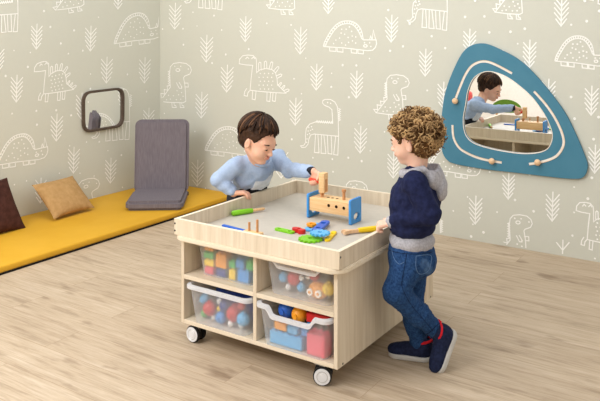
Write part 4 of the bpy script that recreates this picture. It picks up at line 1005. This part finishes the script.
# straight dark hair
S = Sculpt()
S.ell(W1(-.018, 0, .130), [v * s1 for v in (.095, .080, .085)], Rh, .01); S.ell(W1(-.048, 0, .086), [v * s1 for v in (.056, .070, .058)], Rh, .02)
S.ell(W1(.088, 0, .062), [v * s1 for v in (.080, .094, .094)], Rh, .008, -1)
for y in (-1, 1): S.ell(W1(.006, y * .085, .068), [v * s1 for v in (.030, .030, .038)], Rh, .006, -1)
h1 = S.build('hair', M['hair_dark'], B1, .0036, folds(.004, 160, 6))
mb = MB()
for lk in range(110):                                   # locks: a few strands that share a tip
    ph = lk * 2.39996 + random.uniform(-.1, .1); fr = math.cos(ph)
    base_end = (1.24 if fr > .6 else 1.22 if fr > .35 else 1.38 if fr > -.25 else 1.9)
    end0 = base_end + random.uniform(-.26, .20); st0 = random.uniform(0, .75); sw_ = random.uniform(-.16, .16) + (.14 if fr > .2 else 0)
    for q_ in range(5):
        dphi = random.uniform(-.11, .11); st_ = st0 + random.uniform(-.05, .1); end = end0 + random.uniform(-.05, .05); off = random.uniform(0, .006); pts = []; n_ = 9
        for i in range(n_ + 1):
            f = i / n_; th = max(.02, st_ + (end - st_) * f); p2 = ph + dphi * (1 - .75 * f) + sw_ * f
            r = (.0965 + off, .0815 + off, .0862 + off); fl_ = .005 * f ** 3 - .004 * (1 if fr > .4 else 0) * f ** 2
            pts.append(W1(-.018 + (r[0] + fl_) * math.sin(th) * math.cos(p2), (r[1] + fl_) * math.sin(th) * math.sin(p2), .130 + r[2] * math.cos(th)))
        mb.mi = random.choice((0, 0, 1, 1, 2))
        mb.tube(pts, [.0008 + .0026 * math.sin(PI * min(1, .25 + .75 * (1 - i / n_) ** .8) * .9) for i in range(n_)] + [.0004], 5)
mb.build('hair_strands', [M['hair_dark'], M['hair_dark2'], M['hair_dark3']], h1, angle=180)

# ================================================================== THINGS SEEN ONLY IN THE BIG MIRROR
gc = thing('child_chair', 'small chair with a green rounded backrest, seen in the teal mirror', 'chair', (-2.72, .98, 0))
G = lambda x, y, z: (-2.72 + x, .98 + y, z)
mm = Matrix(((1, 0, 0, -2.70), (0, 0, -1, 1.05), (0, 1, 0, 0), (0, 0, 0, 1)))
MB().prism([(.17 * math.cos(a), .475 + .075 * math.sin(a) - .02 * math.cos(a) ** 2) for a in [i / 36 * 2 * PI for i in range(36)]], -.009, .009, mm, .004).build('backrest', M['chairgreen'], gc)
MB().prism(rrect(-2.85, .76, -2.55, 1.04, .05), .27, .29, None, .004).build('seat', M['chairgreen'], gc)
for x, y, z1 in ((-2.82, .79, .272), (-2.58, .79, .272), (-2.82, 1.026, .475), (-2.58, 1.026, .475)): MB().cyl((x, y, 0), (x, y, z1), .013).build('leg', M['beech'], gc)
rc = thing('storage_crate', 'red upright bag with a white stripe, glimpsed at the left edge of the teal mirror', 'bag', (-3.36, .9, 0))
MB().box((-3.50, .78, 0), (-3.19, 1.02, .60), .04, 3).build('bag_body', M['red'], rc)
MB().box((-3.503, .777, .42), (-3.187, 1.023, .445), .04, 3).build('stripe', M['white'], rc)
rc.name = 'upright_bag'

# ================================================================== LIGHT, WORLD, CAMERA
wd = bpy.data.worlds.new('World'); bpy.context.scene.world = wd; wd.use_nodes = True
bg = wd.node_tree.nodes['Background']; bg.inputs['Color'].default_value = (1, .995, .985, 1); bg.inputs['Strength'].default_value = .84
def area(name, loc, target, size, energy, col=(1, 1, 1)):
    l = bpy.data.lights.new(name, 'AREA'); l.shape = 'RECTANGLE'; l.size = size[0]; l.size_y = size[1]; l.energy = energy; l.color = col
    o = bpy.data.objects.new(name, l); C.objects.link(o); o.location = loc; o.rotation_euler = (Vector(target) - Vector(loc)).to_track_quat('-Z', 'Y').to_euler(); return o
area('key_softbox', (-3.3, .0, 2.75), (-2.2, 3.2, .3), (1.8, 1.4), 74)
area('ceiling_softbox', (-2.4, 2.8, 3.6), (-2.4, 3.2, 0), (2.8, 2.2), 46)
area('added_front_wall_fill', (-2.6, -.1, 2.5), (-2.9, -1.0, .6), (1.6, .5), 38)  # added fill light, brightens the front wall that the teal mirror shows
cam = bpy.data.cameras.new('camera'); cam.sensor_width = 36; cam.sensor_fit = 'HORIZONTAL'; cam.lens = FPX / 600 * 36
cam.shift_y = -(200.5 - V0) / 600; cam.clip_start = .05
co = bpy.data.objects.new('camera', cam); C.objects.link(co); co.location = (0, 0, CAMH); co.rotation_euler = (PI / 2, 0, math.radians(YAW))
sc = bpy.context.scene; sc.camera = co
sc.view_settings.view_transform = 'Standard'; sc.view_settings.look = 'None'; sc.view_settings.exposure = .10; sc.view_settings.gamma = 1; sc.view_settings.use_curve_mapping = False
sc.cycles.use_denoising = True; sc.cycles.transparent_max_bounces = 16; sc.cycles.max_bounces = 10
